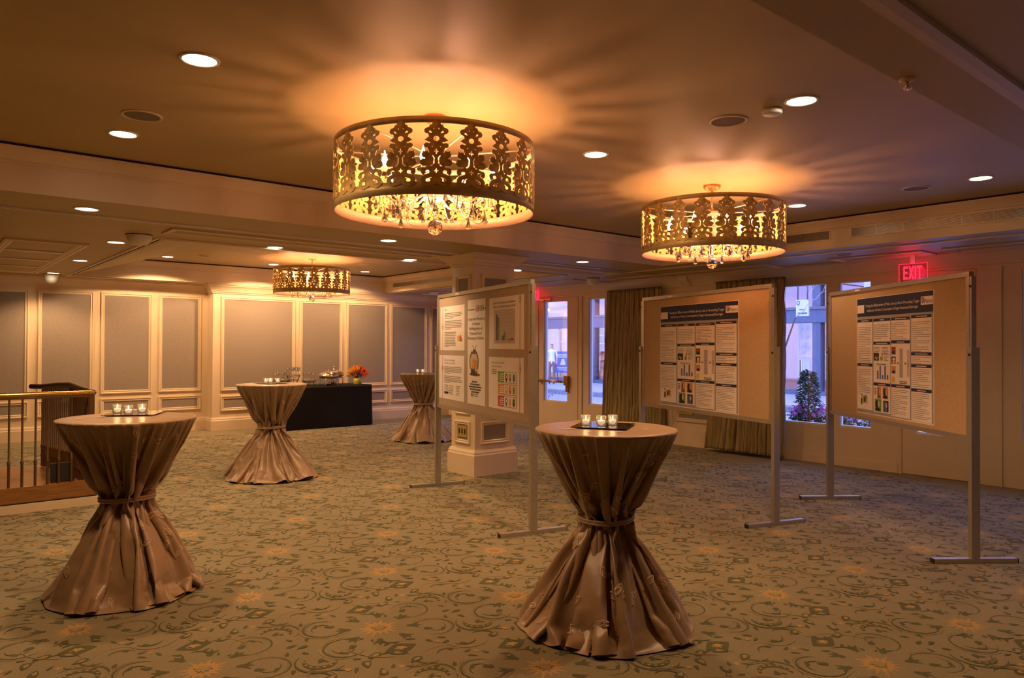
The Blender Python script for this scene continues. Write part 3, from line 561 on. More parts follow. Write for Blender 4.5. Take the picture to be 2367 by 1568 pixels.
def chandelier(u, v, z0, label, drop=0.0):
    """z0 = bottom of the drum"""
    H = .41; e = empty('drum_chandelier', (u, v, z0), label, 'chandelier', 'drum chandeliers with scrollwork shades')
    zt = H; zc = ZC - z0
    mb = MB(); mb.lathe([(RD, H - .036), (RD + .003, H - .036), (RD + .003, H), (RD - .001, H), (RD - .001, H - .036)], 'band', n=96); mb.lathe([(RD - .001, H - .034), (RD - .004, H - .032), (RD - .004, H - .004), (RD - .001, H - .002)], 'blush', n=96); mb.build('top_ring', e)
    mb = MB(); mb.lathe([(RD, 0), (RD + .003, 0), (RD + .003, .066), (RD - .001, .066), (RD - .001, 0)], 'band', n=96)
    mb.lathe([(RD - .001, .0), (RD - .004, .002), (RD - .004, .06), (RD - .001, .063)], 'blush', n=96); mb.build('bottom_ring', e)
    fm = filigree_proto()
    for k in range(20):
        o = fm.copy(); C.objects.link(o); o.parent = e; o.location = (0, 0, .042); o.rotation_euler = (0, 0, 2 * PI * (k + .15) / 20)
    mb = MB(); mb.lathe([(.0001, zc - .045), (.03, zc - .045), (.062, zc - .03), (.072, zc - .014), (.072, zc)], 'copper', n=32); mb.lathe([(.008, zc - .045), (.012, zc - .055), (.008, zc - .07)], 'copper', n=12); mb.build('canopy', e)
    mb = MB(); mb.tube([(0, 0, zc - .05), (0, 0, H - .04)], .006, 'copper'); 
    for k in range(2):
        mb.tube([(.018 * math.cos(t), 0 if k else .018 * math.sin(t) * 0, H - .03 - k * .03 + .024 * math.sin(t)) for t in [i * PI / 6 for i in range(13)]], .004, 'copper', 5)
    mb.build('chain', e)
    mb = MB(); mb.lathe([(.0001, H - .085), (.065, H - .085), (.065, H - .05), (.055, H - .045), (.0001, H - .045)], 'blush', n=28)
    for k in range(3): a = 2 * PI * k / 3; mb.tube([(.04 * math.cos(a), .04 * math.sin(a), H - .08), (.04 * math.cos(a), .04 * math.sin(a), .20)], .006, 'blush', 6)
    mb.lathe([(.0001, .07), (.03, .075), (.05, .10), (.035, .14), (.05, .17), (.05, .22), (.03, .25), (.0001, .25)], 'blush', n=20); mb.build('hub', e)
    for k in range(6):
        a = 2 * PI * k / 6 + .3; mb = MB(); mb.tube([(.05 * math.cos(a), .05 * math.sin(a), H - .06), (RD * math.cos(a), RD * math.sin(a), H - .024)], .0045, 'blush', 6); mb.build('spoke', e)
    NB = 9; rb = .37
    for k in range(NB):
        a = 2 * PI * k / NB + .45; ca, sa = math.cos(a), math.sin(a)
        mb = MB(); pts = []
        for i in range(17):
            t = i / 16; r = .03 + (rb - .03) * t; z = .16 - .11 * math.sin(PI * min(1, t * 1.05) * .95) + .0 + .03 * t; pts.append((r * ca, r * sa, z))
        pts.append((rb * ca, rb * sa, .185)); mb.tube(pts, .0065, 'blush', 6)
        pts = [((.06 + .20 * t) * ca - .03 * sa * math.sin(PI * t), (.06 + .20 * t) * sa + .03 * ca * math.sin(PI * t), .09 + .09 * math.sin(2 * PI * t)) for t in [i / 12 for i in range(13)]]; mb.tube(pts, .004, 'blush', 5)
        mb.build('arm', e)
        mb = MB(); mb.lathe([(.0001, .170), (.030, .176), (.042, .186), (.036, .187), (.012, .182)], 'bronze', (rb * ca, rb * sa, 0), 18); mb.lathe([(.0115, .182), (.0115, .225), (.0001, .226)], 'candle', (rb * ca, rb * sa, 0), 12); cd = mb.build('candle_sleeve', e)
        mb = MB(); mb.lathe([(.007, .226), (.012, .234), (.0175, .250), (.015, .268), (.007, .290), (.002, .312), (.0001, .316)], 'bulb', (rb * ca, rb * sa, 0), 10); mb.build('bulb', cd)
        for rr, zz, hh, da in ((rb, .165, .06, 0), (rb * .72, .075, .055, .12), (rb * .98, .10, .06, .34)):
            mb = MB(); x, y = rr * math.cos(a + da), rr * math.sin(a + da); mb.lathe(drop_crystal(hh, .0135), 'crystal', (x, y, zz - hh - .03), 8, False); mb.lathe([(.0001, -.005), (.005, 0), (.0001, .005)], 'crystal', (x, y, zz - .02), 6, False); mb.lathe([(.0001, -.004), (.004, 0), (.0001, .004)], 'crystal', (x, y, zz - .008), 6, False); mb.build('crystal_drop', e)
        mb = MB(); a2 = a + 2 * PI / NB
        for i in range(15):
            t = i / 14; b = a + (a2 - a) * t; r = rb * (.72 + .26 * abs(2 * t - 1)); z = .095 - .085 * math.sin(PI * t); mb.lathe([(.0001, -.005), (.0045, 0), (.0001, .005)], 'crystal', (r * math.cos(b), r * math.sin(b), z), 5, False)
        mb.build('bead_strand', e)
    for k in range(8):       # outer ring of pear drops hanging below the rim
        a = 2 * PI * k / 8 + .2; mb = MB(); r = .30; mb.lathe(drop_crystal(.075, .019), 'crystal', (r * math.cos(a), r * math.sin(a), -.055), 8, False); mb.lathe([(.0001, -.006), (.007, 0), (.0001, .006)], 'crystal', (r * math.cos(a), r * math.sin(a), .03), 6, False); mb.tube([(r * math.cos(a), r * math.sin(a), .02), (r * math.cos(a), r * math.sin(a), .085)], .0015, 'blush', 4); mb.build('pear_drop', e)
        mb = MB(); a2 = a + 2 * PI / 8
        for i in range(19):
            t = i / 18; b = a + (a2 - a) * t; mb.lathe([(.0001, -.005), (.0045, 0), (.0001, .005)], 'crystal', (r * math.cos(b), r * math.sin(b), .02 - .05 * math.sin(PI * t)), 5, False)
        mb.build('bead_strand', e)
    mb = MB(); prof = [(.0001, -.125)]
    for i in range(1, 12): t = PI * i / 12; prof.append((.046 * math.sin(t), -.079 - .046 * math.cos(t)))
    prof += [(.012, -.028), (.014, -.01), (.008, 0), (.0001, .004)]; mb.lathe(prof, 'crystal', n=14, sm=False); mb.tube([(0, 0, 0), (0, 0, .09)], .004, 'blush', 6)
    for i in range(12): mb.lathe([(.0001, -.006), (.006, 0), (.0001, .006)], 'crystal', (.012, 0, .01 + i * .013), 6, False)
    mb.build('crystal_ball', e)
    l = bpy.data.lights.new('uplight', 'SPOT'); l.energy = 25; l.color = (1, .45, .30); l.shadow_soft_size = .12; l.spot_size = math.radians(150); l.spot_blend = .2
    lo = bpy.data.objects.new('uplight', l); C.objects.link(lo); lo.parent = e; lo.location = (.035, -.02, -.05); lo.rotation_euler = (PI, 0, 0)
    return e
_fm = []
def filigree_proto():
    if not _fm: _fm.append(filigree_mesh().build('filigree_panel', fix=False)); C.objects.unlink(_fm[0])
    return _fm[0]
ch = chandelier(2.45, 3.66, 2.29, 'largest and nearest drum chandelier with scrollwork shade and crystals')
dup(ch, (5.30, 3.68, 2.29), .12, 'middle drum chandelier with scrollwork shade, above the poster boards')
dup(ch, (5.02, 11.02, 2.315), .2, 'small far drum chandelier hanging before the panelled back wall')
for c in ch.children: pass
# ------------------------------------------------------------------ cocktail tables in tied satin cloths
def simulate_drape(seed, pleats=17, RT=.383, RWf=.955, RC=1.66, frames=58):
    """let a round satin cloth fall over the table and gather it at the waist; returns rows of points and the cloth radii"""
    rnd = random.Random(seed); NA = pleats * 14
    radii = [.0, .2, .34, .374, RT + .006] + [RT + .006 + (RWf - RT - .006) * i / 22 for i in range(1, 23)] + [RWf + (RC - RWf) * i / 32 for i in range(1, 33)]
    n0, iw = 5, 26; vs = []; tied = []
    per = [rnd.uniform(.6, 1.4) for _ in range(pleats)]; tot = sum(per); cum = [0]
    for p in per: cum.append(cum[-1] + p / tot)
    depth = [rnd.uniform(.6, 1.0) for _ in range(pleats)]
    def warp(t):
        for k in range(pleats):
            if t <= cum[k + 1] + 1e-9: return k + (t - cum[k]) / (cum[k + 1] - cum[k]), k
        return pleats, pleats - 1
    for j, r in enumerate(radii):
        rr = max(r, .0005)
        for i in range(NA):
            t = i / NA; a = 2 * PI * t; vs.append((rr * math.cos(a), rr * math.sin(a), 1.06)); ph, k = warp(t)
            if j == iw:
                f = .5 - .5 * math.cos(2 * PI * (ph - k)); q = .150 * (1 - f * depth[k] * .78); an = 2 * PI * (.35 * t + .65 * ph / pleats) + .10 * math.sin(2 * PI * ph); tied.append((q * math.cos(an), q * math.sin(an), .575))
            elif j < n0: tied.append((rr * math.cos(a), rr * math.sin(a), 1.06 - (0 if r < .37 else .001 if r < .38 else .006)))
            else: tied.append(vs[-1])
    fs = [(j * NA + i, (j + 1) * NA + i, (j + 1) * NA + (i + 1) % NA, j * NA + (i + 1) % NA) for j in range(len(radii) - 1) for i in range(NA)]
    me = bpy.data.meshes.new('c'); me.from_pydata(vs, [], fs); o = bpy.data.objects.new('c', me); C.objects.link(o)
    o.shape_key_add(name='Basis'); k1 = o.shape_key_add(name='tied')
    for i, p in enumerate(tied): k1.data[i].co = p
    vg = o.vertex_groups.new(name='pin'); vg.add([j * NA + i for j in range(n0) for i in range(NA)] + [iw * NA + i for i in range(NA)], 1.0, 'REPLACE')
    k1.value = 0; k1.keyframe_insert('value', frame=1); k1.value = 1; k1.keyframe_insert('value', frame=22)
    m = o.modifiers.new('cloth', 'CLOTH'); cs = m.settings; cs.quality = 6; cs.mass = .25; cs.tension_stiffness = 22; cs.compression_stiffness = 12; cs.shear_stiffness = 5; cs.bending_stiffness = 4.0; cs.air_damping = 2
    cs.tension_damping = 8; cs.compression_damping = 8; cs.shear_damping = 8; cs.bending_damping = 2.5; cs.vertex_group_mass = 'pin'; cs.pin_stiffness = 1
    m.collision_settings.distance_min = .006; m.collision_settings.use_self_collision = False; m.point_cache.frame_start = 1; m.point_cache.frame_end = frames + 2
    def collider(v, f, fr, th):
        gm = bpy.data.meshes.new('g'); gm.from_pydata(v, [], f); go = bpy.data.objects.new('g', gm); C.objects.link(go); go.modifiers.new('col', 'COLLISION'); go.collision.cloth_friction = fr; go.collision.thickness_outer = th; return go
    c1 = collider([(-4, -4, 0), (4, -4, 0), (4, 4, 0), (-4, 4, 0)], [(0, 1, 2, 3)], 20, .004)
    n = 48; prof = [(.004, .60), (.03, .55), (.10, .47), (.20, .32), (.29, .15), (.35, .0)]
    c2 = collider([(r * math.cos(2 * PI * i / n), r * math.sin(2 * PI * i / n), z) for r, z in prof for i in range(n)], [(j * n + i, (j + 1) * n + i, (j + 1) * n + (i + 1) % n, j * n + (i + 1) % n) for j in range(len(prof) - 1) for i in range(n)], 8, .01)
    for f in range(1, frames + 1): S.frame_set(f)
    dg = bpy.context.evaluated_depsgraph_get(); out = bpy.data.meshes.new_from_object(o.evaluated_get(dg)); P = [v.co.copy() for v in out.vertices]
    for q in (o, c1, c2): bpy.data.objects.remove(q)
    bpy.data.meshes.remove(out); S.frame_set(1)
    return [P[j * NA:(j + 1) * NA] for j in range(len(radii))], radii, NA
DRAPE = simulate_drape(3)
def cocktail_table(u, v, seed, label, rot=0.0, flip=False, nleaf=60, wide=1.0):
    rnd = random.Random(seed); e = empty('cocktail_table', (u, v, 0), label, 'table'); ZT, ZW = 1.06, .575
    G_, radii, NA = DRAPE; ca, sa = math.cos(rot), math.sin(rot); NR = len(radii)
    def TF(p):
        x, y, z = p; y = -y if flip else y; k = 1 + (wide - 1) * max(0, (ZW - z) / ZW)
        return Vector(((x * ca - y * sa) * k, (x * sa + y * ca) * k, max(z, .006) - .003))
    rows = [[TF(p) for p in r] for r in G_]; mb = MB(); vs = [p for r in rows for p in r]
    fs = [(j * NA + i, j * NA + (i + 1) % NA, (j + 1) * NA + (i + 1) % NA, (j + 1) * NA + i) for j in range(NR - 1) for i in range(NA)]
    if not flip: fs = [f[::-1] for f in fs]
    mb.add(vs, fs, 'satin', True)
    def at(x, y):        # flat cloth coordinates -> draped point and outward normal
        r = math.hypot(x, y); t = (math.atan2(y, x) / (2 * PI)) % 1 * NA; i = int(t) % NA; fi = t - int(t); j = 0
        while j < NR - 2 and radii[j + 1] < r: j += 1
        fj = min(1, max(0, (r - radii[j]) / (radii[j + 1] - radii[j]))); k = (i + 1) % NA
        a, b, c, d = rows[j][i], rows[j][k], rows[j + 1][k], rows[j + 1][i]; p = (a * (1 - fi) + b * fi) * (1 - fj) + (d * (1 - fi) + c * fi) * fj
        n = (c - a).cross(d - b); n = n.normalized() if n.length else Vector((0, 0, 1))
        if flip: n = -n
        return p, -n if r > .3 else Vector((0, 0, 1))
    def leaf(r0, a0, L, W, an):
        cx, cy = r0 * math.cos(a0), r0 * math.sin(a0); K = 9; c_, s_ = math.cos(an), math.sin(an)
        up = [(-L / 2 + L * i / K, W / 2 * math.sin(PI * (i / K) ** .8)) for i in range(K + 1)]
        for ln in [up, [(x, -y) for x, y in up], [(-L * .75, -W * .2), (-L / 2, 0), (L * .3, .05 * W)]] + [[(-L * .3, dy * W * .3), (L * .25, dy * W * .55)] for dy in (-.5, .5)]:
            q = []
            for i, (x, y) in enumerate(ln):
                x2, y2 = ln[min(i + 1, len(ln) - 1)]; x1, y1 = ln[max(i - 1, 0)]; dx, dy = x2 - x1, y2 - y1; l = math.hypot(dx, dy) or 1; nx, ny = -dy / l * .0019, dx / l * .0019
                for sg in (1, -1): X, Y = x + nx * sg, y + ny * sg; p, n = at(cx + X * c_ - Y * s_, cy + X * s_ + Y * c_); q.append(p + n * .0042)
            mb.add(q, [(2 * i, 2 * i + 1, 2 * i + 3, 2 * i + 2) for i in range(len(ln) - 1)], 'leafp', True)
    k = 0; ga = 0
    while k < nleaf:
        r0 = math.sqrt(rnd.uniform(.43 ** 2, .90 ** 2)) if k < nleaf * .5 else math.sqrt(rnd.uniform(1.05 ** 2, 1.60 ** 2))
        if abs(r0 - .955) < .05: continue
        leaf(r0, rnd.uniform(0, 2 * PI), rnd.uniform(.055, .075), .028, rnd.uniform(0, 6.28)); k += 1
    for q in range(12): leaf(rnd.uniform(.06, .33), rnd.uniform(0, 6.28), .055, .022, rnd.uniform(0, 6.28))
    o = mb.build('tablecloth', e, fix=False); md = o.modifiers.new('sub', 'SUBSURF'); md.levels = 1; md.render_levels = 1
    mb = MB(); N_ = 72
    for dz in (0, .014):
        pts = []
        for i in range(N_ + 1):
            th = 2 * PI * i / N_; r = .1505 + .003 * math.sin(3 * th + seed); pts.append((r * math.cos(th), r * math.sin(th), ZW - .008 + dz + .006 * math.sin(th + seed)))
        mb.tube(pts, .0085, 'satin', 8)
    mb.build('sash', e, fix=False)
    mb = MB(); mb.lathe([(.0001, ZT - .03), (.372, ZT - .03), (.372, ZT - .006), (.0001, ZT - .006)], 'wood', n=48); mb.cyl((0, 0), .035, .02, ZT - .03, 'dark'); mb.lathe([(.0001, .02), (.25, .012), (.25, .004), (.0001, .004)], 'dark', n=24); mb.build('pedestal_table', e)
    return e
def votive(x, y, z, label, lit=1, proto=[None]):
    if proto[0]: return dup(proto[0], (x, y, z), label=label)
    e = empty('votive_candle', (x, y, z), label, 'candle', 'votive candles on the cocktail tables')
    mb = MB(); mb.lathe([(.0001, .0), (.020, .0), (.026, .006), (.028, .022), (.026, .045), (.027, .056), (.025, .056), (.024, .045), (.026, .022), (.024, .008), (.0001, .005)], 'clear', n=24); mb.build('glass_cup', e, fix=False)
    mb = MB(); mb.lathe([(.0001, .006), (.022, .007), (.0245, .020), (.0235, .030), (.0001, .030)], 'wax', n=20); mb.build('wax', e)
    mb = MB(); mb.lathe([(.0001, .031), (.0038, .036), (.003, .043), (.0001, .052)], 'flame', n=8); mb.build('flame', e)
    l = bpy.data.lights.new('candle_light', 'POINT'); l.energy = .10; l.color = (1, .55, .22); l.shadow_soft_size = .006; lo = bpy.data.objects.new('candle_light', l); C.objects.link(lo); lo.parent = e; lo.location = (0, 0, .060)
    proto[0] = e; return e
def mirror(x, y, z, s, rz, label, loc2=None):
    mb = MB(); mb.box(-s / 2, s / 2, -s / 2, s / 2, 0, .003, 'mirror'); mb.box(-s / 2 - .0012, s / 2 + .0012, -s / 2 - .0012, s / 2 + .0012, 0, .0022, 'pdark')
    return tag(mb.build('mirror_tile', loc=(x, y, z), rot=rz), label, 'mirror')
H_ = 1.0632
TB = [(1.05, 4.90, 3, 'taupe satin cocktail table at the left, beside the stair railing', 2.2, True, 190, .92),
      (2.935, 2.715, 8, 'nearest taupe satin cocktail table, in front of the middle poster board', .3, False, 240, 1.03),
      (3.22, 8.12, 14, 'taupe satin cocktail table before the left end of the black buffet', 4.1, False, 110, 1.08),
      (6.36, 9.80, 21, 'farthest taupe satin cocktail table, half behind the leftmost poster board', 5.2, True, 90, 1.08)]
for a in TB: cocktail_table(*a)
mirror(2.957, 2.752, H_, .30, -1.02, 'square mirror tile on the nearest table'); mirror(1.13, 5.08, H_, .30, -.5, 'square mirror tile on the left table'); mirror(3.22, 8.13, H_, .28, .2, 'square mirror tile on the table before the buffet'); mirror(6.36, 9.85, H_, .28, .3, 'square mirror tile on the farthest table')
hz = H_ + .003
for x, y, l in ((2.868, 2.80, 'left lit candle glass on the nearest table'), (2.905, 2.72, 'middle lit candle glass on the nearest table'), (2.985, 2.71, 'right lit candle glass on the nearest table'),
                (1.035, 5.11, 'left lit candle glass on the left table'), (1.075, 5.00, 'middle lit candle glass on the left table'), (1.165, 5.05, 'right lit candle glass on the left table'),
                (3.155, 8.13, 'left lit candle glass on the table before the buffet'), (3.225, 8.17, 'middle lit candle glass on the table before the buffet'), (3.275, 8.08, 'right lit candle glass on the table before the buffet'),
                (6.27, 9.84, 'left lit candle glass on the farthest table'), (6.345, 9.81, 'right lit candle glass on the farthest table')):
    votive(x, y, hz, l)
# ------------------------------------------------------------------ poster boards
def board(L, R, label, cloth, clips=True):
    dx, dy = R[0] - L[0], R[1] - L[1]; W = math.hypot(dx, dy); rz = math.atan2(dy, dx)
    e = empty('display_board', (L[0], L[1], 0), label, 'display board', None, rz)
    z0, z1 = .845, 2.035; f = .035
    mb = MB(); mb.box(f, W - f, -.010, .010, z0 + f, z1 - f, cloth); mb.build('panel', e)
    mb = MB()
    for a in ((0, W, z0, z0 + f), (0, W, z1 - f, z1), (0, f, z0 + f, z1 - f), (W - f, W, z0 + f, z1 - f)): mb.box(a[0], a[1], -.018, .018, a[2], a[3], 'alu')
    mb.box(W * .24, W * .28, -.019, -.018, z1 - .024, z1 - .012, 'paper'); mb.build('frame', e)
    for x in (-.022, W + .022):
        mb = MB(); mb.box(x - .019, x + .019, -.030, .030, .03, 1.50, 'alu'); mb.box(x - (.022 if x > 0 else .0), x + (.0 if x > 0 else .022), -.016, .016, 1.50, 2.0, 'alu')
        for z in (1.45, 1.93): mb.lathe([(.0001, .008), (.009, .008), (.009, 0)], 'dark', n=12, T=Matrix.Translation((x - (.011 if z > 1.5 and x > 0 else 0), -.030 if z < 1.5 else -.014, z)) @ Matrix.Rotation(PI / 2, 4, 'X'))
        mb.build('post', e)
        mb = MB(); mb.box(x - .022, x + .022, -.30, .30, .0, .032, 'alu')
        for s in (-1, 1): mb.box(x - .0225, x + .0225, s * .30 - .003, s * .30 + .003, .0, .033, 'dark')
        mb.build('foot', e)
    return e, rz, W
def lines(mb, x0, x1, z1, n, dz, h, m, rnd, y=-.0022, para=5, jag=.12):
    """rows of unreadable small print as thin broken strokes"""
    for k in range(n):
        z = z1 - k * dz; xe = x1 - (x1 - x0) * (rnd.uniform(0, jag) if (k + 1) % para else rnd.uniform(.4, .8)); x = x0
        while x < xe: w_ = min(rnd.uniform(.006, .022), xe - x); mb.box2(x, x + w_, z - h, z, m, y); x += w_ + .003
def _box2(s, x0, x1, z0, z1, m, y=-.0015): s.add([(x0, y, z0), (x1, y, z0), (x1, y, z1), (x0, y, z1)], [(0, 1, 2, 3)], m); return s
MB.box2 = _box2
def _poly2(s, pts, m, y=-.002): s.add([(p[0], y, p[1]) for p in pts], [tuple(range(len(pts)))], m); return s
MB.poly2 = _poly2
def ell2(cx, cz, a, b, n=14): return [(cx + a * math.cos(2 * PI * i / n), cz + b * math.sin(2 * PI * i / n)) for i in range(n)]
def paper(mb, x0, x1, z0, z1, m='paper', seed=0):
    """sheet with a slightly lifted lower edge"""
    n = 8; vs = []; 
    for j in range(n + 1):
        for i in range(n + 1):
            u_, v_ = i / n, j / n; vs.append((x0 + (x1 - x0) * u_, -.0004 - .0 * v_, z0 + (z1 - z0) * v_))
    fs = [(j * (n + 1) + i, j * (n + 1) + i + 1, (j + 1) * (n + 1) + i + 1, (j + 1) * (n + 1) + i) for j in range(n) for i in range(n)]
    mb.add(vs, fs, m)
    mb.box(x0, x1, -.0003, .0006, z0, z1, m)
def place_poster(mb, name, brd, label, group=None):
    e, rz, W = brd; o = mb.build(name, fix=False, rot=rz); n = Vector((math.sin(rz), -math.cos(rz), 0)) * .0112
    o.location = Vector(e.location) + n; return tag(o, label, 'poster', group)
B1 = board((4.391, 6.474), (3.872, 4.379), 'leftmost poster board, with five separate sheets pinned on it', 'cork1')
B2 = board((6.270, 5.240), (5.644, 3.306), 'middle poster board carrying one large poster, behind the nearest table', 'cork')
B3 = board((7.013, 3.49), (5.753, 1.853), 'rightmost poster board carrying one large poster, below the exit sign', 'cork')
def flower_mark(mb, cx, cz, r, m, y=-.0026):
    mb.poly2(ell2(cx, cz, r * .8, r * 1.1), m, y); mb.poly2(ell2(cx, cz, r * .50, r * .75), 'paper', y - .0003); mb.poly2([(cx - r * .4, cz + r * .1), (cx + r * .35, cz + r * .55), (cx + r * .35, cz - r * .5)], m, y - .0006)
rnd = random.Random(5)
# sheet: lower and upper left
mb = MB(); paper(mb, .075, .752, 1.45, 1.904); x = .144
mb.box2(x - .003, x + .003, 1.45, 1.904, 'inkg'); flower_mark(mb, x, 1.696, .022, 'pgreen'); put_text(mb, 'WHO', .205, .275, 1.862, .018, 'inkg')
lines(mb, .205, .70, 1.835, 4, .016, .006, 'inkg', rnd, para=4); lines(mb, .205, .70, 1.755, 6, .016, .006, 'inkg', rnd, para=6); lines(mb, .205, .53, 1.640, 10, .0165, .006, 'inkg', rnd, para=10)
for (cx, cz, a, b, m) in ((.585, 1.575, .022, .034, 'pyellow'), (.62, 1.572, .020, .026, 'porange'), (.652, 1.582, .012, .03, 'pred'), (.67, 1.565, .018, .018, 'porange'), (.66, 1.55, .022, .008, 'pbrown')): mb.poly2(ell2(cx, cz, a, b), m)
place_poster(mb, 'poster_sheet', B1, 'upper left white sheet on the leftmost board, with a small food picture')
mb = MB(); paper(mb, .045, .748, .948, 1.400); x = .147
mb.box2(x - .003, x + .003, .948, 1.40, 'inkg'); flower_mark(mb, x, 1.262, .022, 'pred'); put_text(mb, "Children's food & beverage", .205, .50, 1.345, .016, 'inkg'); put_text(mb, 'advertising initiative (CFBAI)', .205, .505, 1.315, .016, 'inkg')
lines(mb, .20, .70, 1.285, 5, .016, .006, 'inkg', rnd, para=5); lines(mb, .20, .70, 1.19, 5, .016, .006, 'inkg', rnd, para=5)
for x0 in (.21, .34, .53): lines(mb, x0, x0 + .13, 1.095, 6, .017, .005, 'inkg', rnd, para=9, jag=.4)
mb.box2(.205, .315, 1.005, 1.025, 'pnavy', -.003)
place_poster(mb, 'poster_sheet', B1, 'lower left white sheet on the leftmost board, text only with a red mark')
# tall title sheet
mb = MB(); paper(mb, .83, 1.252, .944, 1.936)
mb.box2(.833, 1.0, 1.838, 1.846, 'pbrown'); mb.box2(1.21, 1.25, 1.838, 1.846, 'pbrown')
for cx, m in ((1.035, 'plgrey'), (1.085, 'pred'), (1.14, 'pgold'), (1.19, 'pgreen')): flower_mark(mb, cx, 1.85, .027, m)
for i, (s, a, b) in enumerate((('Longitudinal Monitoring', .845, 1.24), ('of Industry', .945, 1.13), ('Self-Regulation of', .87, 1.185), ('Televised Food', .885, 1.16), ('Marketing to Children', .835, 1.215))): put_text(mb, s, a, b, 1.742 - i * .0455, .026, 'ink')
def tvset(mb):
    cx = .99; z0, z1 = 1.25, 1.445
    o = [(cx - .095, z0 + .03), (cx - .108, z0 + .10), (cx - .10, z1 - .05), (cx - .065, z1), (cx + .065, z1), (cx + .10, z1 - .05), (cx + .108, z0 + .10), (cx + .095, z0 + .03)]; i_ = [(cx + (x - cx) * .86, z0 + .03 + (z - z0 - .03) * .86) for x, z in o]
    for k in range(7): mb.poly2([o[k], o[k + 1], i_[k + 1], i_[k]], 'pbrown', -.0025)
    mb.poly2(i_, 'plgrey', -.0018); mb.poly2(ell2(cx + .01, z1 + .008, .035, .012), 'ink'); 
    for dx in (-.045, .05): mb.poly2([(cx + dx, z1 + .06), (cx + dx + .006, z1 + .06), (cx + .012, z1), (cx + .004, z1)], 'ink')
    mb.poly2(ell2(cx + .02, 1.228, .13, .014), 'pbrown', -.0016)
    for dx, m, hh in ((-.05, 'pyellow', .09), (.0, 'porange', .10), (.055, 'pred', .085)):
        mb.poly2(ell2(cx + dx, 1.245 + .015, .022, .03), 'ink' if dx < .05 else 'porange', -.003); mb.poly2(ell2(cx + dx, 1.30 + hh * .3, .026, hh * .5), m if m != 'pred' else 'pskin', -.0034); mb.poly2(ell2(cx + dx, 1.24, .014, .02), 'pdark', -.0038)
tvset(mb)
for k, (a, b) in enumerate(((.94, 1.07), (.90, 1.13), (.87, 1.17), (.90, 1.15), (.93, 1.11))): lines(mb, a, b, 1.165 - k * .024, 1, .02, .012, 'ink', rnd, para=99, jag=.01)
mb.box2(.93, .955, 1.018, 1.052, 'ink'); lines(mb, .965, 1.10, 1.045, 2, .016, .006, 'inkg', rnd)
place_poster(mb, 'poster_sheet', B1, 'tall narrow title sheet in the middle of the leftmost board')
# bar chart sheet
mb = MB(); paper(mb, 1.338, 2.034, 1.471, 1.925); x = 1.96
mb.box2(x - .0035, x + .0035, 1.471, 1.925, 'pbrown'); flower_mark(mb, x, 1.887, .027, 'pgreen')
put_text(mb, 'Over Time Comparisons of Nutritional', 1.432, 1.87, 1.868, .020, 'ink'); put_text(mb, 'Quality in Food Ads by Industry Overall', 1.432, 1.87, 1.834, .020, 'ink')
mb.box2(1.44, 1.865, 1.52, 1.815, 'plgrey', -.0012)
for k in range(6): mb.box2(1.47, 1.82, 1.60 + k * .035, 1.6012 + k * .035, 'inkg', -.0016)
for x0, hs in ((1.482, (.235, .22, .20, .198)), (1.608, (.035, .045, .08, .065)), (1.722, (.006, .010, .012, .004)), (1.775, (.0, .020, .018, .0))):
    for k, hh in enumerate(hs): mb.box2(x0 + k * .021, x0 + k * .021 + .019, 1.547, 1.547 + hh + .001, ('pblue', 'pbrown', 'pgreen', 'pgold')[k] if x0 < 1.7 else 'pred', -.0022)
for k in range(4): mb.box2(1.83, 1.845, 1.70 - k * .018, 1.706 - k * .018, 'inkg', -.002)
for x0 in (1.51, 1.63, 1.75): mb.box2(x0, x0 + .022, 1.530, 1.538, 'inkg', -.002)
place_poster(mb, 'poster_sheet', B1, 'upper right sheet on the leftmost board, with a bar chart')
# food rows sheet
mb = MB(); paper(mb, 1.334, 2.031, .947, 1.400)
mb.box2(x - .0035, x + .0035, .947, 1.40, 'pbrown'); flower_mark(mb, x, 1.305, .027, 'pgold')
put_text(mb, "Ways to Enhance Children's", 1.395, 1.665, 1.345, .018, 'inkg'); put_text(mb, 'Activity and Nutrition', 1.395, 1.60, 1.312, .018, 'inkg'); lines(mb, 1.395, 1.51, 1.293, 3, .017, .007, 'inkg', rnd)
for z0, z1, m, its in ((1.180, 1.276, 'pgreen', ('pdark', 'pblue', 'pblue')), (1.078, 1.168, 'porange', ('porange', 'pred', 'pgold')), (.974, 1.066, 'pred', ('pblue', 'porange', 'pdark'))):
    mb.box2(1.533, 1.897, z0, z1, m if m != 'porange' else 'pbrown', -.0012); mb.box2(1.537, 1.893, z0 + .004, z1 - .004, 'paper', -.0016); mb.box2(1.537, 1.655, z0 + .004, z1 - .004, m, -.002)
    for k in range(4): mb.box2(1.565 + .02 * (k == 0), 1.645, z1 - .026 - k * .018, z1 - .018 - k * .018, 'paper', -.0024)
    for k, q in enumerate(its): cx = 1.705 + k * .072; mb.poly2(ell2(cx, (z0 + z1) / 2, .024 if k != 1 else .02, .034), q, -.002); mb.poly2(ell2(cx + .004, (z0 + z1) / 2 + .006, .010, .016), ('paper', 'pyellow', 'pgreen')[k], -.0026); mb.box2(cx - .006, cx + .006, z0 + .008, z0 + .02, q, -.0026)
place_poster(mb, 'poster_sheet', B1, 'lower right sheet on the leftmost board, with green, orange and red rows')
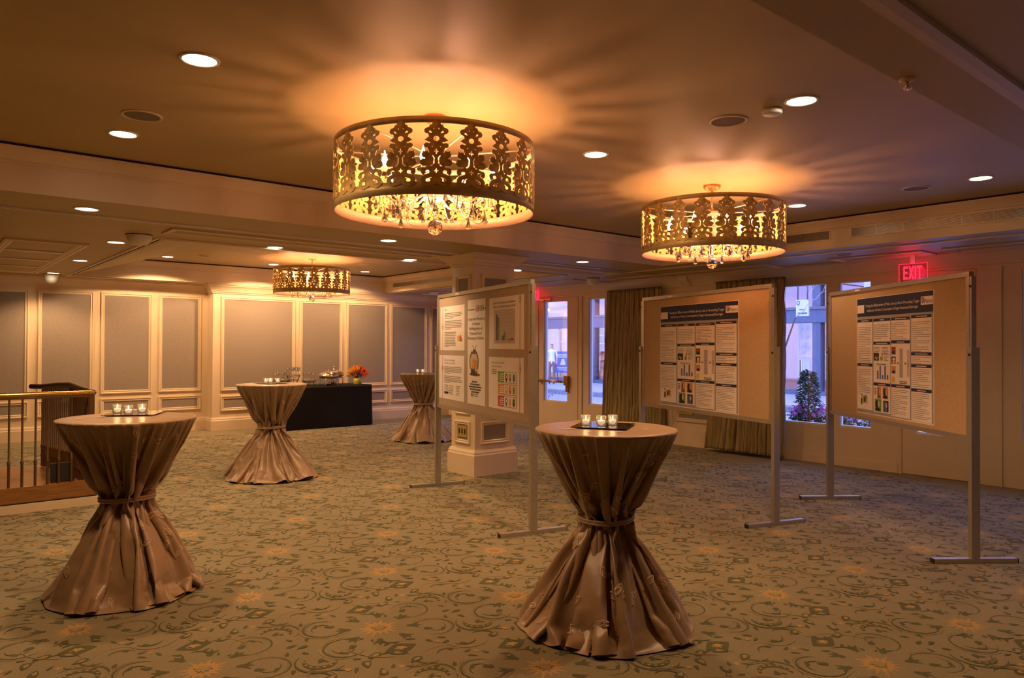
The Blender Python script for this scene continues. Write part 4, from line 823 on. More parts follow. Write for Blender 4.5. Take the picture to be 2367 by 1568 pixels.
def research_poster(seed):
    """1.14 x 1.03 m poster, local origin bottom left"""
    rnd = random.Random(seed); mb = MB(); W, H = 1.140, 1.035; paper(mb, 0, W, 0, H)
    mb.box2(.008, W - .008, .010, H - .006, 'pgrey', -.0010); mb.box2(.008, W - .008, .868, H - .005, 'pnavy', -.0016)
    mb.box2(.016, .130, .900, .972, 'paper', -.0022)
    for k in range(5): mb.box2(.025, .12, .912 + k * .012, .914 + k * .012, 'plgrey', -.0026)
    put_text(mb, 'Testing the Effectiveness of Public Service Ads in Persuading Target', .150, .955, .950, .024, 'paper', -.0026); put_text(mb, 'Audiences to Reduce Consumption of Sugar-Sweetened Beverages', .175, .940, .908, .024, 'paper', -.0026)
    mb.box2(.976, 1.130, .925, .990, 'paper', -.0022); put_text(mb, 'Penn', 1.022, 1.122, .938, .034, 'pnavy', -.0028)
    mb.box2(.985, 1.020, .972, .984, 'pred', -.0028); mb.poly2([(.986, .968), (1.018, .968), (1.016, .948), (1.002, .936), (.988, .948)], 'pnavy', -.0028); mb.poly2([(.994, .964), (1.010, .964), (1.002, .944)], 'paper', -.0031)
    cols = [(.014, .268), (.286, .548), (.563, .828), (.848, 1.112)]
    def sec(c, z0, z1, n=0, dz=.0135, para=4, top=.02, jag=.15, x0=None, x1=None):
        a, b = cols[c]; mb.box2(a, b, z0, z1, 'paper', -.0016); mb.box2(a, b, z1 - .024, z1, 'pnavy', -.0022)
        m_ = (a + b) / 2; q = rnd.uniform(.03, .09); x = m_ - q
        while x < m_ + q: w_ = rnd.uniform(.006, .012); mb.box2(x, x + w_, z1 - .016, z1 - .009, 'paper', -.0026); x += w_ + .002
        if n: lines(mb, (x0 or a + .012), (x1 or b - .014), z1 - .024 - top, n, dz, .0034, 'ink', rnd, -.0022, para, jag)
    sec(0, .452, .842, 22, .0155, 6, .045); sec(0, .040, .448, 15, .0155, 5, .028)
    sec(1, .645, .842, 8, .0165, 8, .03); sec(1, .290, .640, 0); sec(1, .034, .286, 0)
    sec(2, .655, .842, 11, .0145, 4, .02, .35); sec(2, .290, .650, 0); sec(2, .020, .286, 15, .015, 3, .018, .2)
    sec(3, .560, .850, 15, .0165, 3, .03, .12); sec(3, .465, .555, 4, .0155, 2, .012, .3); sec(3, .272, .460, 10, .0150, 4, .014, .15); sec(3, .012, .268, 14, .0150, 4, .012, .2)
    # small pictures
    for x0, x1, z0, z1, m in ((.290, .375, .478, .545, 'pdark'), (.395, .432, .480, .515, 'pgold'), (.415, .435, .525, .540, 'pred')): mb.box2(x0, x1, z0, z1, m, -.0022)
    for k in range(4): mb.poly2(ell2(.305 + k * .018, .495 + .012 * (k % 2), .008, .010), ('pgreen', 'pyellow', 'paper', 'pgreen')[k], -.0026)
    lines(mb, .30, .39, .595, 5, .012, .004, 'ink', rnd); lines(mb, .42, .53, .595, 5, .012, .004, 'ink', rnd); lines(mb, .45, .53, .545, 6, .012, .004, 'ink', rnd); lines(mb, .33, .50, .452, 1, .012, .007, 'ink', rnd, para=9)
    mb.box2(.325, .327, .32, .435, 'inkg', -.002); mb.box2(.325, .53, .32, .3215, 'inkg', -.002); mb.box2(.325, .53, .434, .4355, 'inkg', -.002)
    for k, hh in enumerate((.072, .112, .034, .112, .036)): mb.box2(.345 + k * .038, .367 + k * .038, .322, .322 + hh, 'pblue', -.0024)
    for k, m in enumerate(('pbrown', 'pdark', 'pskin')):
        z = .535 - k * .080; mb.box2(.568, .628, z, z + .062, m, -.0022); mb.poly2(ell2(.60, z + .04, .018, .014), ('pred', 'paper', 'pskin')[k], -.0026); mb.poly2(ell2(.60, z + .015, .022, .014), ('pdark', 'pyellow', 'pdark')[k], -.0028)
    mb.poly2(ell2(.596, .325, .022, .030), 'pyellow', -.0022)
    mb.box2(.680, .735, .345, .585, 'plgrey', -.0019); mb.box2(.79, .822, .355, .575, 'plgrey', -.0019)
    for k in range(15): mb.box2(.690, .725, .355 + k * .0152, .3625 + k * .0152, 'inkg', -.0022)
    for k in range(4): mb.box2(.795, .820, .44 + k * .012, .446 + k * .012, 'inkg', -.0022)
    for x0 in (.645, .752): mb.poly2([(x0, .455), (x0 + .02, .455), (x0 + .02, .447), (x0 + .03, .463), (x0 + .02, .479), (x0 + .02, .471), (x0, .471)], 'inkg', -.0022)
    lines(mb, .685, .80, .318, 2, .014, .008, 'ink', rnd, para=9)
    for x0, x1, z0, z1, m, m2, m3 in ((.345, .408, .152, .256, 'pskin', 'pbrown', 'pyellow'), (.430, .518, .155, .256, 'pskin', 'pdark', 'porange'), (.305, .410, .040, .148, 'pgreen', 'pdark', 'plgrey'), (.440, .522, .045, .140, 'pdark', 'pblue', 'plgrey')):
        mb.box2(x0, x1, z0, z1, m, -.0020); w_ = x1 - x0; h_ = z1 - z0
        mb.poly2(ell2(x0 + w_ * .35, z0 + h_ * .55, w_ * .22, h_ * .36), m2, -.0024); mb.poly2(ell2(x0 + w_ * .62, z0 + h_ * .6, w_ * .14, h_ * .26), m3, -.0028); mb.poly2(ell2(x0 + w_ * .5, z0 + h_ * .16, w_ * .4, h_ * .14), m2, -.003)
    for k in range(4): mb.box2(.298, .33, .232 - k * .016, .240 - k * .016, ('ink', 'pred')[k % 2], -.0022)
    for k in range(8):
        cx = .075 + k * .015 + rnd.uniform(-.005, .005); mb.poly2(ell2(cx, .115 + rnd.uniform(-.01, .02), .007, rnd.uniform(.02, .045)), ('pdark', 'pbrown', 'pgreen', 'pyellow')[k % 4], -.0022 - k * .0002); mb.poly2(ell2(cx, .16 + rnd.uniform(-.015, .015), .006, .007), 'pdark', -.0022 - k * .0002)
    return mb
def set_poster(brd, s0, z0, label):
    e, rz, W = brd; o = research_poster(11).build('research_poster', fix=False, rot=rz); d = Vector((math.cos(rz), math.sin(rz), 0)); n = Vector((math.sin(rz), -math.cos(rz), 0))
    o.location = Vector(e.location) + d * s0 + n * .0112 + Vector((0, 0, z0)); tag(o, label, 'poster')
    o.scale = ((1.26 / 1.14 if s0 < .5 else 1.0), 1, 1); return o
set_poster(B2, .345, .885, 'large white research poster with navy header on the middle board'); set_poster(B3, .518, .905, 'large white research poster with navy header on the rightmost board')
# ------------------------------------------------------------------ buffet with black cloth
def buffet():
    e = empty('buffet_table', (5.87, 12.62, 0), 'long buffet table under a black floor-length cloth against the back wall', 'table')
    hx, hy, zt = .92, .365, .76
    mb = MB(); mb.box(-hx + .01, hx - .01, -hy + .01, hy - .01, zt - .04, zt - .004, 'wood')
    for x in (-.8, .8):
        for y in (-.28, .28): mb.cyl((x, y), .016, 0, zt - .04, 'steel', 8)
    mb.build('folding_table', e)
    P = [(-hx, -hy), (hx, -hy), (hx, hy), (-hx, hy)]; per = []
    for i in range(4):
        a, b = Vector(P[i]), Vector(P[(i + 1) % 4]); n = int((b - a).length / .025)
        for k in range(n): per.append((a + (b - a) * k / n, Vector(((b - a).y, -(b - a).x)).normalized(), min(k, n - k) / n))
    mb = MB(); vs = []; fs = []; N_ = len(per); R_ = 24
    for j in range(R_ + 1):
        t = j / R_; z = zt - (zt - .012) * t
        for k, (p, n, c) in enumerate(per):
            d = .012 * t * (noise.noise(Vector((p.x * 3, p.y * 3, t * 1.5))) + .7) + .006 * t * math.sin(k * .37); q = p + n * (d + .002); vs.append((q.x, q.y, z if j else zt))
    for j in range(R_):
        for k in range(N_): l = (k + 1) % N_; fs.append((j * N_ + k, (j + 1) * N_ + k, (j + 1) * N_ + l, j * N_ + l))
    fs.append(tuple(range(N_)))
    mb.add(vs, fs, 'black', True); mb.build('black_cloth', e)
buffet()
BZ = .762
def wire_stand(u, v, w, h, label, rings=False):
    e = empty('wire_riser', (u, v, BZ), label, 'stand', 'black wire risers on the buffet'); mb = MB(); r = w / 2; rt = r
    for z, rr in ((h - .006, rt), (h * .55 if rings else h - .03, rt * .8)): mb.tube([(rr * math.cos(a), rr * math.sin(a), z) for a in [2 * PI * i / 24 for i in range(25)]], .0035, 'wire', 5)
    for k in range(6):
        a = 2 * PI * k / 6 + .2; mb.tube([((rt * (1 - .42 * math.sin(PI * t * .62) ** 2) if rings else rt * (1 - .28 * math.sin(PI * t))) * math.cos(a), (rt * (1 - .42 * math.sin(PI * t * .62) ** 2) if rings else rt * (1 - .28 * math.sin(PI * t))) * math.sin(a), (h - .004) * (1 - t) + .004) for t in [i / 10 for i in range(11)]], .004, 'wire', 5)
        mb.tube([(rt * .95 * math.cos(a + .1 * i), rt * .95 * math.sin(a + .1 * i), h - .02 - .018 * math.sin(PI * i / 5)) for i in range(6)], .0025, 'wire', 4)
    mb.build('wire_frame', e)
    return e
def shelf_on(e, w, h, lab):
    mb = MB(); mb.lathe([(.0001, h), (w / 2 + .012, h), (w / 2 + .012, h + .005), (.0001, h + .005)], 'clear', n=28); mb.build('glass_top', e)
S1 = (5.16, 12.55); S2 = (5.42, 12.66); S3 = (5.67, 12.55)
def riser(s, w, h, lab, r): e = wire_stand(s[0], s[1], w, h, lab, r); shelf_on(e, w, h, lab)
riser(S1, .30, .115, 'wide low black wire riser at the left of the buffet', False); riser(S2, .24, .19, 'tall black wire riser with a round glass top on the buffet', True); riser(S3, .25, .095, 'low black wire riser with three glasses, left of the chafing dishes', False)
_g = []
def goblet(u, v, z, label, grp):
    if _g: o = dup(_g[0], (u, v, z), label=label); o['group'] = grp; return o
    mb = MB(); mb.lathe([(.0001, 0), (.030, .001), (.028, .006), (.010, .016), (.005, .03), (.0045, .055), (.008, .062), (.022, .078), (.032, .105), (.036, .135), (.0345, .135), (.030, .106), (.020, .081), (.0001, .066)], 'clear', n=16)
    o = mb.build('stemmed_glass', loc=(u, v, z), fix=False); tag(o, label, 'glass', grp); _g.append(o); return o
for du, dv in ((-.12, .0), (-.055, .05), (-.01, -.06), (.045, .03), (.11, -.02)): goblet(S1[0] + du, S1[1] + dv, BZ + .121, 'empty stemmed glass on the wide low wire riser of the buffet', 'glasses on the wide low riser')
for du, dv in ((-.09, .02), (-.035, -.05), (.02, .05), (.045, -.035), (.10, .01)): goblet(S2[0] + du, S2[1] + dv, BZ + .196, 'empty stemmed glass on the tall wire riser of the buffet', 'glasses on the tall riser')
for du, l in ((-.08, 'left'), (.0, 'middle'), (.08, 'right')): goblet(S3[0] + du, S3[1] - .05 * du, BZ + .101, l + ' of the three glasses on the low riser beside the chafing dishes', 'glasses on the low right riser')
def chafer(u, v, label):
    e = empty('chafing_dish', (u, v, BZ), label, 'chafing dish', 'round chafing dishes on the buffet')
    mb = MB(); mb.lathe([(.0001, .125), (.10, .125), (.16, .14), (.185, .165), (.190, .185), (.182, .19)], 'steel', n=32); mb.build('pan', e)
    mb = MB(); mb.lathe([(.184, .19), (.180, .205), (.15, .235), (.10, .26), (.05, .272), (.0001, .275)], 'steel', n=32); ld = mb.build('lid', e)
    mb = MB(); mb.lathe([(.018, .274), (.010, .285), (.007, .30), (.012, .315), (.014, .325), (.0001, .335)], 'steel', n=12); mb.build('knob', ld)
    mb = MB(); mb.lathe([(.165, .118), (.172, .124), (.165, .130), (.158, .124), (.165, .118)], 'steel', n=28)
    for k in range(4): a = PI / 4 + k * PI / 2; mb.tube([(.166 * math.cos(a), .166 * math.sin(a), .125), (.155 * math.cos(a), .155 * math.sin(a), .07), (.165 * math.cos(a), .165 * math.sin(a), .02), (.18 * math.cos(a), .18 * math.sin(a), .004)], .006, 'steel', 6)
    mb.build('stand', e)
    mb = MB(); mb.lathe([(.0001, .002), (.04, .002), (.042, .05), (.03, .055), (.0001, .055)], 'steel', n=18); mb.build('burner', e)
    return e
c1 = chafer(6.0, 12.44, 'left of the two round steel chafing dishes on the buffet'); dup(c1, (6.26, 12.76, BZ), .4, 'right of the two round steel chafing dishes, touching the flowers')
# flowers
def bouquet(u, v):
    e = empty('flower_vase', (u, v, BZ), 'red, orange and yellow flowers in a lime vase at the right end of the buffet', 'flowers'); rnd = random.Random(4)
    mb = MB(); mb.lathe([(.0001, .0), (.070, .0), (.074, .01), (.078, .06), (.074, .115), (.070, .115), (.072, .06), (.068, .012), (.0001, .01)], 'vase', n=28); mb.build('vase', e)
    mb = MB()
    for k in range(150):
        a, b = rnd.uniform(0, 2 * PI), rnd.uniform(.15, 1.45); r = rnd.uniform(.07, .17); c = Vector((r * math.cos(a) * math.sin(b), r * math.sin(a) * math.sin(b), .12 + r * math.cos(b) * .9)); d = Vector((math.cos(a), math.sin(a), rnd.uniform(.2, 1.2))).normalized(); s = d.cross(Vector((0, 0, 1))).normalized() * .010; L = rnd.uniform(.05, .09)
        mb.add([c, c + d * L * .5 + s, c + d * L, c + d * L * .5 - s], [(0, 1, 2, 3)], 'leaf')
    mb.build('foliage', e, fix=False)
    for k in range(24):
        a = k * 2.4; b = .10 + 1.35 * (k / 24); R = .15; m = ('tulr', 'tulr', 'tuly', 'tulr', 'tuly')[k % 5]
        c = Vector((R * math.cos(a) * math.sin(b), R * math.sin(a) * math.sin(b), .125 + R * math.cos(b))); ax = Vector((math.cos(a) * math.sin(b), math.sin(a) * math.sin(b), math.cos(b))).normalized(); T = Matrix.Translation(c) @ ax.to_track_quat('Z', 'Y').to_matrix().to_4x4() @ Matrix.Scale(1.3, 4); mb = MB()
        for q in range(6):
            an = q * PI / 3; W = lambda r, z, da: (r * math.cos(an + da), r * math.sin(an + da), z)
            mb.add([W(.004, 0, 0), W(.022, .02, -.45), W(.027, .045, -.28), W(.020, .072, 0), W(.027, .045, .28), W(.022, .02, .45)], [(0, 1, 2, 3, 4, 5)], m, T=T)
        mb.tube([T @ Vector((0, 0, 0)), (0, 0, .08)], .003, 'stem', 4); mb.build('flower', e, fix=False)
bouquet(6.60, 12.46)
# ------------------------------------------------------------------ stair landing and railing at the left
mb = MB(); u1 = 1.375; v0 = 7.79; v1 = 9.55
mb.box(-3.4, u1 + .05, v0 - .06, v1, 0, .078, 'paint'); mb.box(-3.4, u1 + .03, v0 - .04, v1 - .02, .078, .088, 'gap'); lb = mb.build('stair_landing'); tag(lb, 'raised wooden stair landing behind the left railing', 'landing')
mb = MB(); mb.box(-3.4, u1 + .02, v0 - .03, v0 + .05, .088, .225, 'wood'); mb.box(u1 - .09, u1 + .02, v0 + .05, v1, .088, .17, 'wood'); mb.build('kerb_board', lb)
mb = MB()
for k in range(16): a = v0 + .05 + k * .106; mb.box(-3.4, u1 - .09, a, a + .103, .088, .165 - .0 * k, 'wood')
mb.build('floor_planks', lb)
rail = empty('stair_railing', (u1, v0, 0), 'stair railing with brass handrail and dark bronze balusters at the far left', 'railing')
def rl(x, y): return (x - u1, y - v0)
mb = MB(); a = rl(-3.4, v0); b = rl(u1 + .005, v0); mb.tube([(a[0], a[1], 1.045), (-1.0, 0, 1.045), (b[0] - .02, b[1], 1.047), (b[0] + .008, b[1], 1.035)], .021, 'brass', 12); mb.box(a[0], b[0], -.012, .012, 1.005, 1.022, 'bronze'); mb.build('handrail', rail)['label'] = 'polished brass handrail'
mb = MB(); pts = [(0, 0, 1.045), (-.03, .35, 1.06), (-.06, .85, 1.085), (-.13, 1.15, 1.07), (-.22, 1.60, 1.035), (-.30, 1.72, 1.035)]
mb.tube(pts, .027, 'wooddk', 10); mb.build('wooden_handrail', rail)['label'] = 'dark wooden handrail'
def baluster(x, y, zt, zb=.225):
    mb = MB(); mb.lathe([(.011, zb), (.011, zb + .20), (.014, zb + .21), (.014, zb + .225), (.0085, zb + .235), (.0085, zt)], 'bronze', (x, y, 0), 8); return mb.build('baluster', rail)
k = 0
bx_ = [1.012, .919, .819, .721, .622, .523, .424, .325, .226, .127, .03, -.07, -.17, -.27]
for x in bx_: baluster(x - u1, 0, 1.01)
for x in (1.20, 1.10): baluster(x - u1, 0, 1.01)
for k in range(30):
    t = (k + .6) / 30; y = .05 + 1.58 * t; x = -.03 - .06 * t - .12 * max(0, t - .5) * 2
    zt = 1.05 + .03 * math.sin(PI * t); baluster(x, y, zt - .01, .17)
mb = MB(); mb.tube([(-.035 - .0 * i, .05 + 1.6 * i / 8, .275) if 0 else (-.03 - .06 * (i / 8) - .12 * max(0, i / 8 - .5) * 2, .05 + 1.58 * i / 8, .285) for i in range(9)], .012, 'bronze', 8); mb.build('shoe_rail', rail)
mb = MB(); mb.box(-.035, .008, -.02, .022, .17, 1.03, 'bronze'); mb.box(-.045, .012, -.03, .03, .17, .19, 'wood'); mb.build('newel_post', rail)
mb = MB(); mb.box(1.045, 1.235, v0 + .055, v0 + .10, .225, .40, 'maroon'); mb.box(1.055, 1.225, v0 + .053, v0 + .055, .235, .39, 'dark'); mb.box(1.05, 1.23, v0 + .06, v0 + .095, .165, .225, 'maroon'); tag(mb.build('floor_box'), 'small dark maroon box standing on the landing behind the railing', 'box')
# ------------------------------------------------------------------ curtains
def curtain(name, label, va, vb, ua, seed, folds, flare=(0, 0), inner=None, bottom=.03, tass=None, depth=.055):
    """va (left in view, larger v) .. vb"""
    e = empty(name, (ua, vb, 0), label, 'curtain', None); rnd = random.Random(seed); ZT = 2.41; ha = [(rnd.randint(1, 5), rnd.uniform(0, 6), rnd.uniform(.6, 1.6)) for _ in range(4)]; W = va - vb
    def S_(s, t):     # s 0..1 left to right, t 0 top .. 1 bottom
        z = ZT - (ZT - bottom) * t
        ph = 2 * PI * folds * s + sum(a * math.sin(2 * PI * n * s * .5 + p + .5 * t) for n, p, a in ha) * (.5 + .5 * t)
        am = depth * (.35 + .65 * min(1, t * 2.5)); f = 1.25 * math.sin(ph) + .45 * math.sin(2 * ph + 1) + .2 * math.sin(3.1 * ph)
        y = W * (1 - s) + (flare[0] * (1 - s) - flare[1] * s) * t ** 1.5 + .018 * math.cos(ph) * min(1, t * 3)
        y += .010 * noise.noise(Vector((s * 9, z * 3, seed)))
        x = -am * f * .7 - .02 * noise.noise(Vector((s * 12, z * 4, seed + 5))) - .008 * noise.noise(Vector((s * 30, z * 9, seed)))
        return (x, y, z)
    mb = MB(); mb.grid(S_, 230, 60, 'silk'); o = mb.build('drape', e, fix=False)
    md = o.modifiers.new('s', 'SOLIDIFY'); md.thickness = .004
    mb = MB(); mb.tube([(0, -.01, ZT + .004), (0, W + .01, ZT + .004)], .008, 'bronze', 8); mb.build('curtain_rail', e)
    if tass is not None:
        mb = MB()
        for i in range(110):
            t = (i + .5) / 110; x, y, z = S_(tass, t); sg = -1 if tass > .5 else 1; mb.lathe([(.0001, -.008), (.006, 0), (.0001, .008)], 'tassel', (x, y + sg * .012, z), 5, True)
        mb.build('tassel_fringe', e)
    return e
curtain('curtain', 'olive silk curtain left of the middle board, beside the narrow windows', 8.24, 7.14, 8.96, 3, 11, (.12, .06), tass=0)
cb = curtain('curtain', 'olive silk curtain between the two right boards, beaded along its right edge', 6.08, 5.03, 8.86, 9, 11, (.22, -.02), tass=1, bottom=.05)
# ------------------------------------------------------------------ street outside
G = -.15; FU = 21.5
mb = MB(); mb.box(UW + .10, 17.2, -14, 34, G - .2, G, 'street'); tag(mb.build('street'), 'pale blue evening street outside the windows', 'road', kind='structure')
mb = MB(); mb.box(17.2, 17.45, -14, 34, G - .1, G + .14, 'kerb'); mb.box(17.45, FU + .1, -14, 34, G - .1, G + .15, 'walk'); tag(mb.build('far_pavement'), 'far pavement with a dark granite kerb', 'pavement', kind='structure')
mb = MB(); mb.box(UW + .10, 10.6, -14, 34, G - .1, G + .08, 'walk'); tag(mb.build('near_pavement'), 'pavement just outside the glazed wall', 'pavement', kind='structure')
# shop front across the street
mb = MB(); zb = G + .15
mb.box(FU, FU + .3, -14, 34, zb, .14, 'facade'); mb.box(FU - .05, FU + .3, -14, 34, 2.25, 2.70, 'facade'); mb.box(FU - .10, FU + .3, -14, 34, 2.66, 2.74, 'facade2'); mb.box(FU, FU + .3, -14, 34, 3.45, 7.5, 'facade2'); mb.box(FU - .06, FU + .3, -14, 34, 3.42, 3.52, 'facade')
for v in (-12, -9.0, -6.0, -3.0, 0.2, 3.4, 6.4, 9.0, 11.15, 13.2, 15.7, 18.15, 20.62, 25.4, 28.6, 32): mb.box(FU - .02, FU + .25, v - .13, v + .13, .14, 3.45, 'facade')
for v in (1.8, 7.7, 16.95, 19.4, 23.8): mb.box(FU + .05, FU + .12, v - .03, v + .03, 2.7, 3.45, 'facade')
for a in ((22.66, 22.69, .14, 2.25), (21.6, 24.6, 2.13, 2.16), (21.6, 24.6, 1.68, 1.71)): mb.box(FU + .05, FU + .08, a[0], a[1], a[2], a[3], 'plgrey')
sh = mb.build('shop_building'); tag(sh, 'lit shop building across the street with wide display windows', 'building')
mb = MB(); mb.box(FU + .12, FU + .13, -14, 34, .14, 3.45, 'glass'); mb.build('display_glass', sh)
mb = MB(); mb.box(FU + .3, 26.5, -14, 34, zb - .1, .12, 'shopfloor'); mb.box(26.3, 26.5, -14, 34, .12, 4, 'shopwall'); mb.box(FU + .3, 26.5, -14, 34, 3.6, 3.8, 'shopwall')
for v in (-14, 1, 16.0, 34): mb.box(FU + .3, 26.5, v - .1, v, .12, 3.6, 'shopwall')
mb.build('shop_interior', sh)
for k in range(4):
    for s_ in (0, 1):
        v = (-4, 5.9, 16.2, 26)[k] + s_ * 2.4; mb = MB(); mb.lathe([(.0001, 0), (.10, 0), (.06, .09), (.02, .12), (.0001, .12)], 'shoplamp', (24.0 - 1.5 * s_, v, 3.2), 12); o = mb.build('shop_lamp', sh)
    l = bpy.data.lights.new('shop_light', 'AREA'); l.energy = 75; l.color = (1, .66, .44); l.size = 3; lo = bpy.data.objects.new('shop_light', l); C.objects.link(lo); lo.parent = sh; lo.location = (24, (-4, 5.9, 16.2, 26)[k], 3.5)
def window_ladder(): # white shop window frame seen inside the right part of the narrow glazing
    mb = MB(); u, v = 26.2, 24.0
    for a in ((v, v + .9, 1.15, 1.28), (v, v + .9, 3.0, 3.12), (v, v + .1, 1.15, 3.1), (v + .8, v + .9, 1.15, 3.1), (v + .42, v + .47, 1.2, 3.1)): mb.box(u, u + .08, a[0], a[1], a[2], a[3], 'pbrown')
    mb.box(u + .06, u + .09, v + .1, v + .8, 1.28, 3.0, 'facade')
    for z in (1.6, 2.0, 2.5): mb.box(u + .01, u + .05, v + .1, v + .8, z, z + .05, 'signwhite')
    tag(mb.build('sash_window_display'), 'brown-framed sash window on the shop wall across the street', 'window frame')
window_ladder()
def chair(loc, rz, label, m='chairf'):
    e = empty('armchair', loc, label, 'chair', rz=rz)
    mb = MB(); mb.box(-.28, .28, -.27, .27, .40, .50, m); mb.build('seat', e); mb = MB(); mb.add([(-.27, .24, .5), (.27, .24, .5), (.27, .32, .5), (-.27, .32, .5), (-.30, .36, 1.12), (.30, .36, 1.12), (.30, .42, 1.12), (-.30, .42, 1.12)], [(3, 2, 1, 0), (4, 5, 6, 7), (0, 1, 5, 4), (1, 2, 6, 5), (2, 3, 7, 6), (3, 0, 4, 7)], m); mb.build('backrest', e)
    for sx in (-1, 1):
        mb = MB(); mb.tube([(sx * .30, .26, .75), (sx * .32, 0, .72), (sx * .31, -.24, .70), (sx * .29, -.25, .45)], .022, 'wood', 6); mb.build('armrest', e)
        for sy in (-1, 1): mb = MB(); mb.tube([(sx * .25, sy * .23, .41), (sx * .27, sy * .26, 0)], .022, 'wood', 6, taper=lambda t: 1 - .4 * t); mb.build('leg', e)
    return e
chair((23.0, 21.50, .12), -1.9, 'cream upholstered armchair in the lit shop window across the street')
mb = MB(); mb.lathe([(.0001, .70), (.40, .70), (.40, .74), (.0001, .74)], 'wooddk', n=24); mb.cyl((0, 0), .04, .04, .70, 'wooddk'); mb.lathe([(.25, 0), (.25, .03), (.04, .06)], 'wooddk', n=20)
tag(mb.build('side_table', loc=(23.1, 22.30, .12)), 'dark round side table left of the armchair in the shop', 'table')
# sandwich board sign
e = empty('easel_sign', (20.4, 21.20, G + .15), 'blue easel sign standing on the far pavement, seen through the glazed door', 'sign', rz=-1.15)
mb = MB(); mb.box(-.42, .42, -.02, .02, .42, 1.28, 'signblue'); b_ = mb.build('board', e); mb = MB()
for k in range(3): mb.box2(-.30, .30, 1.14 - k * .05, 1.17 - k * .05, 'signwhite', -.023)
mb.poly2([(-.12, .74), (.12, .74), (.05, .98), (-.05, .98)], 'plgrey', -.023); mb.box2(-.25, .25, .60, .64, 'signwhite', -.023); mb.box2(-.20, .20, .52, .55, 'signwhite', -.023); mb.build('lettering', b_, fix=False)
for sx in (-1, 1):
    for sy in (-.0, .45): mb = MB(); mb.tube([(sx * .36, .03, 1.25), (sx * .40, sy + .03, 0)], .02, 'wooddk', 6); mb.build('leg', e)
# framed pictures in the display windows
def picture(loc, rz, w, h, mf, ma, label, fw=.06):
    e = empty('framed_picture', loc, label, 'picture', rz=rz); mb = MB()
    for a in ((0, w, 0, fw), (0, w, h - fw, h), (0, fw, fw, h - fw), (w - fw, w, fw, h - fw)): mb.box(a[0], a[1], -.03, .03, a[2], a[3], mf)
    mb.build('frame', e); mb = MB(); mb.box(fw, w - fw, -.01, .01, fw, h - fw, ma); mb.build('canvas', e); return e
Rz = -PI / 2
picture((22.6, 12.37, 1.17), Rz, .52, 1.12, 'gilt', 'art1', 'orange painting in a gilt frame in the display window across the street'); picture((22.5, 12.30, .12), Rz, .42, .98, 'signwhite', 'plgrey', 'pale framed picture standing below the orange painting')
picture((22.2, 11.49, .12), Rz, .62, 1.16, 'signwhite', 'art2', 'white framed picture standing in the display window beside the tree'); picture((22.8, 11.72, 1.38), Rz, .20, .50, 'pbrown', 'pbrown', 'small picture hanging above the white framed one')
picture((22.6, 10.2, .12), Rz, .9, 1.3, 'gilt', 'art1', 'picture behind the rightmost poster board')
mb = MB(); mb.box(19.6, 19.66, 10.41, 10.78, 2.38, 2.84, 'signwhite'); mb.poly2([], 'signblue') if 0 else None
mb.box(19.59, 19.60, 10.45, 10.72, 2.44, 2.48, 'signblue'); mb.box(19.59, 19.60, 10.50, 10.68, 2.55, 2.57, 'signblue')
for k in range(9): a = 2 * PI * k / 9; mb.box(19.59, 19.60, 10.70 + .04 * math.cos(a), 10.725 + .04 * math.cos(a), 2.74 + .055 * math.sin(a), 2.765 + .055 * math.sin(a), 'signblue')
mb.tube([(19.63, 10.45, 2.84), (19.63, 10.45, 3.4), (21.5, 10.45, 3.4)], .02, 'facade'); mb.tube([(19.63, 10.74, 2.84), (19.63, 10.74, 3.4), (19.63, 10.45, 3.4)], .02, 'facade'); tag(mb.build('hanging_sign'), 'white hanging shop sign with a round blue mark above the potted tree', 'sign')
mb = MB(); mb.box(12.9, 13.05, 5.69, 5.83, G, 4.5, 'signwhite'); tag(mb.build('lit_pillar'), 'white pillar across the road, seen above the rightmost board', 'pillar')
mb = MB(); mb.cyl((0, 0), .028, G + .08, 1.30, 'steel', 12); mb.lathe([(.05, .10), (.05, .14), (.03, .15)], 'steel', n=12); mb.lathe([(.04, .60), (.04, .66), (.028, .67)], 'steel', n=12); tag(mb.build('metal_post', loc=(10.5, 5.705, 0)), 'slim pale metal post outside beside the potted tree', 'post')
# planting outside
def leafy(mb, c, rx, rz_, n, m, rnd, sz=.05, cone=0):
    for k in range(n):
        t = rnd.random(); a = rnd.uniform(0, 2 * PI); r = rx * (1 - cone * t) * math.sqrt(rnd.uniform(.15, 1)); p = Vector((c[0] + r * math.cos(a), c[1] + r * math.sin(a), c[2] + rz_ * t))
        d = Vector((math.cos(a + rnd.uniform(-.8, .8)), math.sin(a + rnd.uniform(-.8, .8)), rnd.uniform(-.5, .8))).normalized(); s = d.cross(Vector((0, 0, 1))).normalized() * sz * .32; L = sz * rnd.uniform(.7, 1.3); dz = Vector((0, 0, sz * .15))
        mb.add([p, p + d * L * .5 + s + dz, p + d * L, p + d * L * .5 - s + dz], [(0, 1, 2), (0, 2, 3)], m)
rnd = random.Random(12)
pl = empty('planter_box', (10.0, 4.6, G + .08), 'long dark planter outside filled with leaves and purple flowers', 'planter')
mb = MB(); mb.box(-.22, .22, -.75, 1.0, 0, .45, 'facade'); mb.build('box', pl); mb = MB(); mb.box(-.2, .2, -.73, .98, .44, .46, 'stem'); mb.build('soil', pl)
mb = MB()
for k in range(26): leafy(mb, (rnd.uniform(-.15, .15), rnd.uniform(-.7, .95), .46), .12, .16, 36, 'leaf', rnd, .07)
mb.build('foliage', pl, fix=False)
mb = MB()
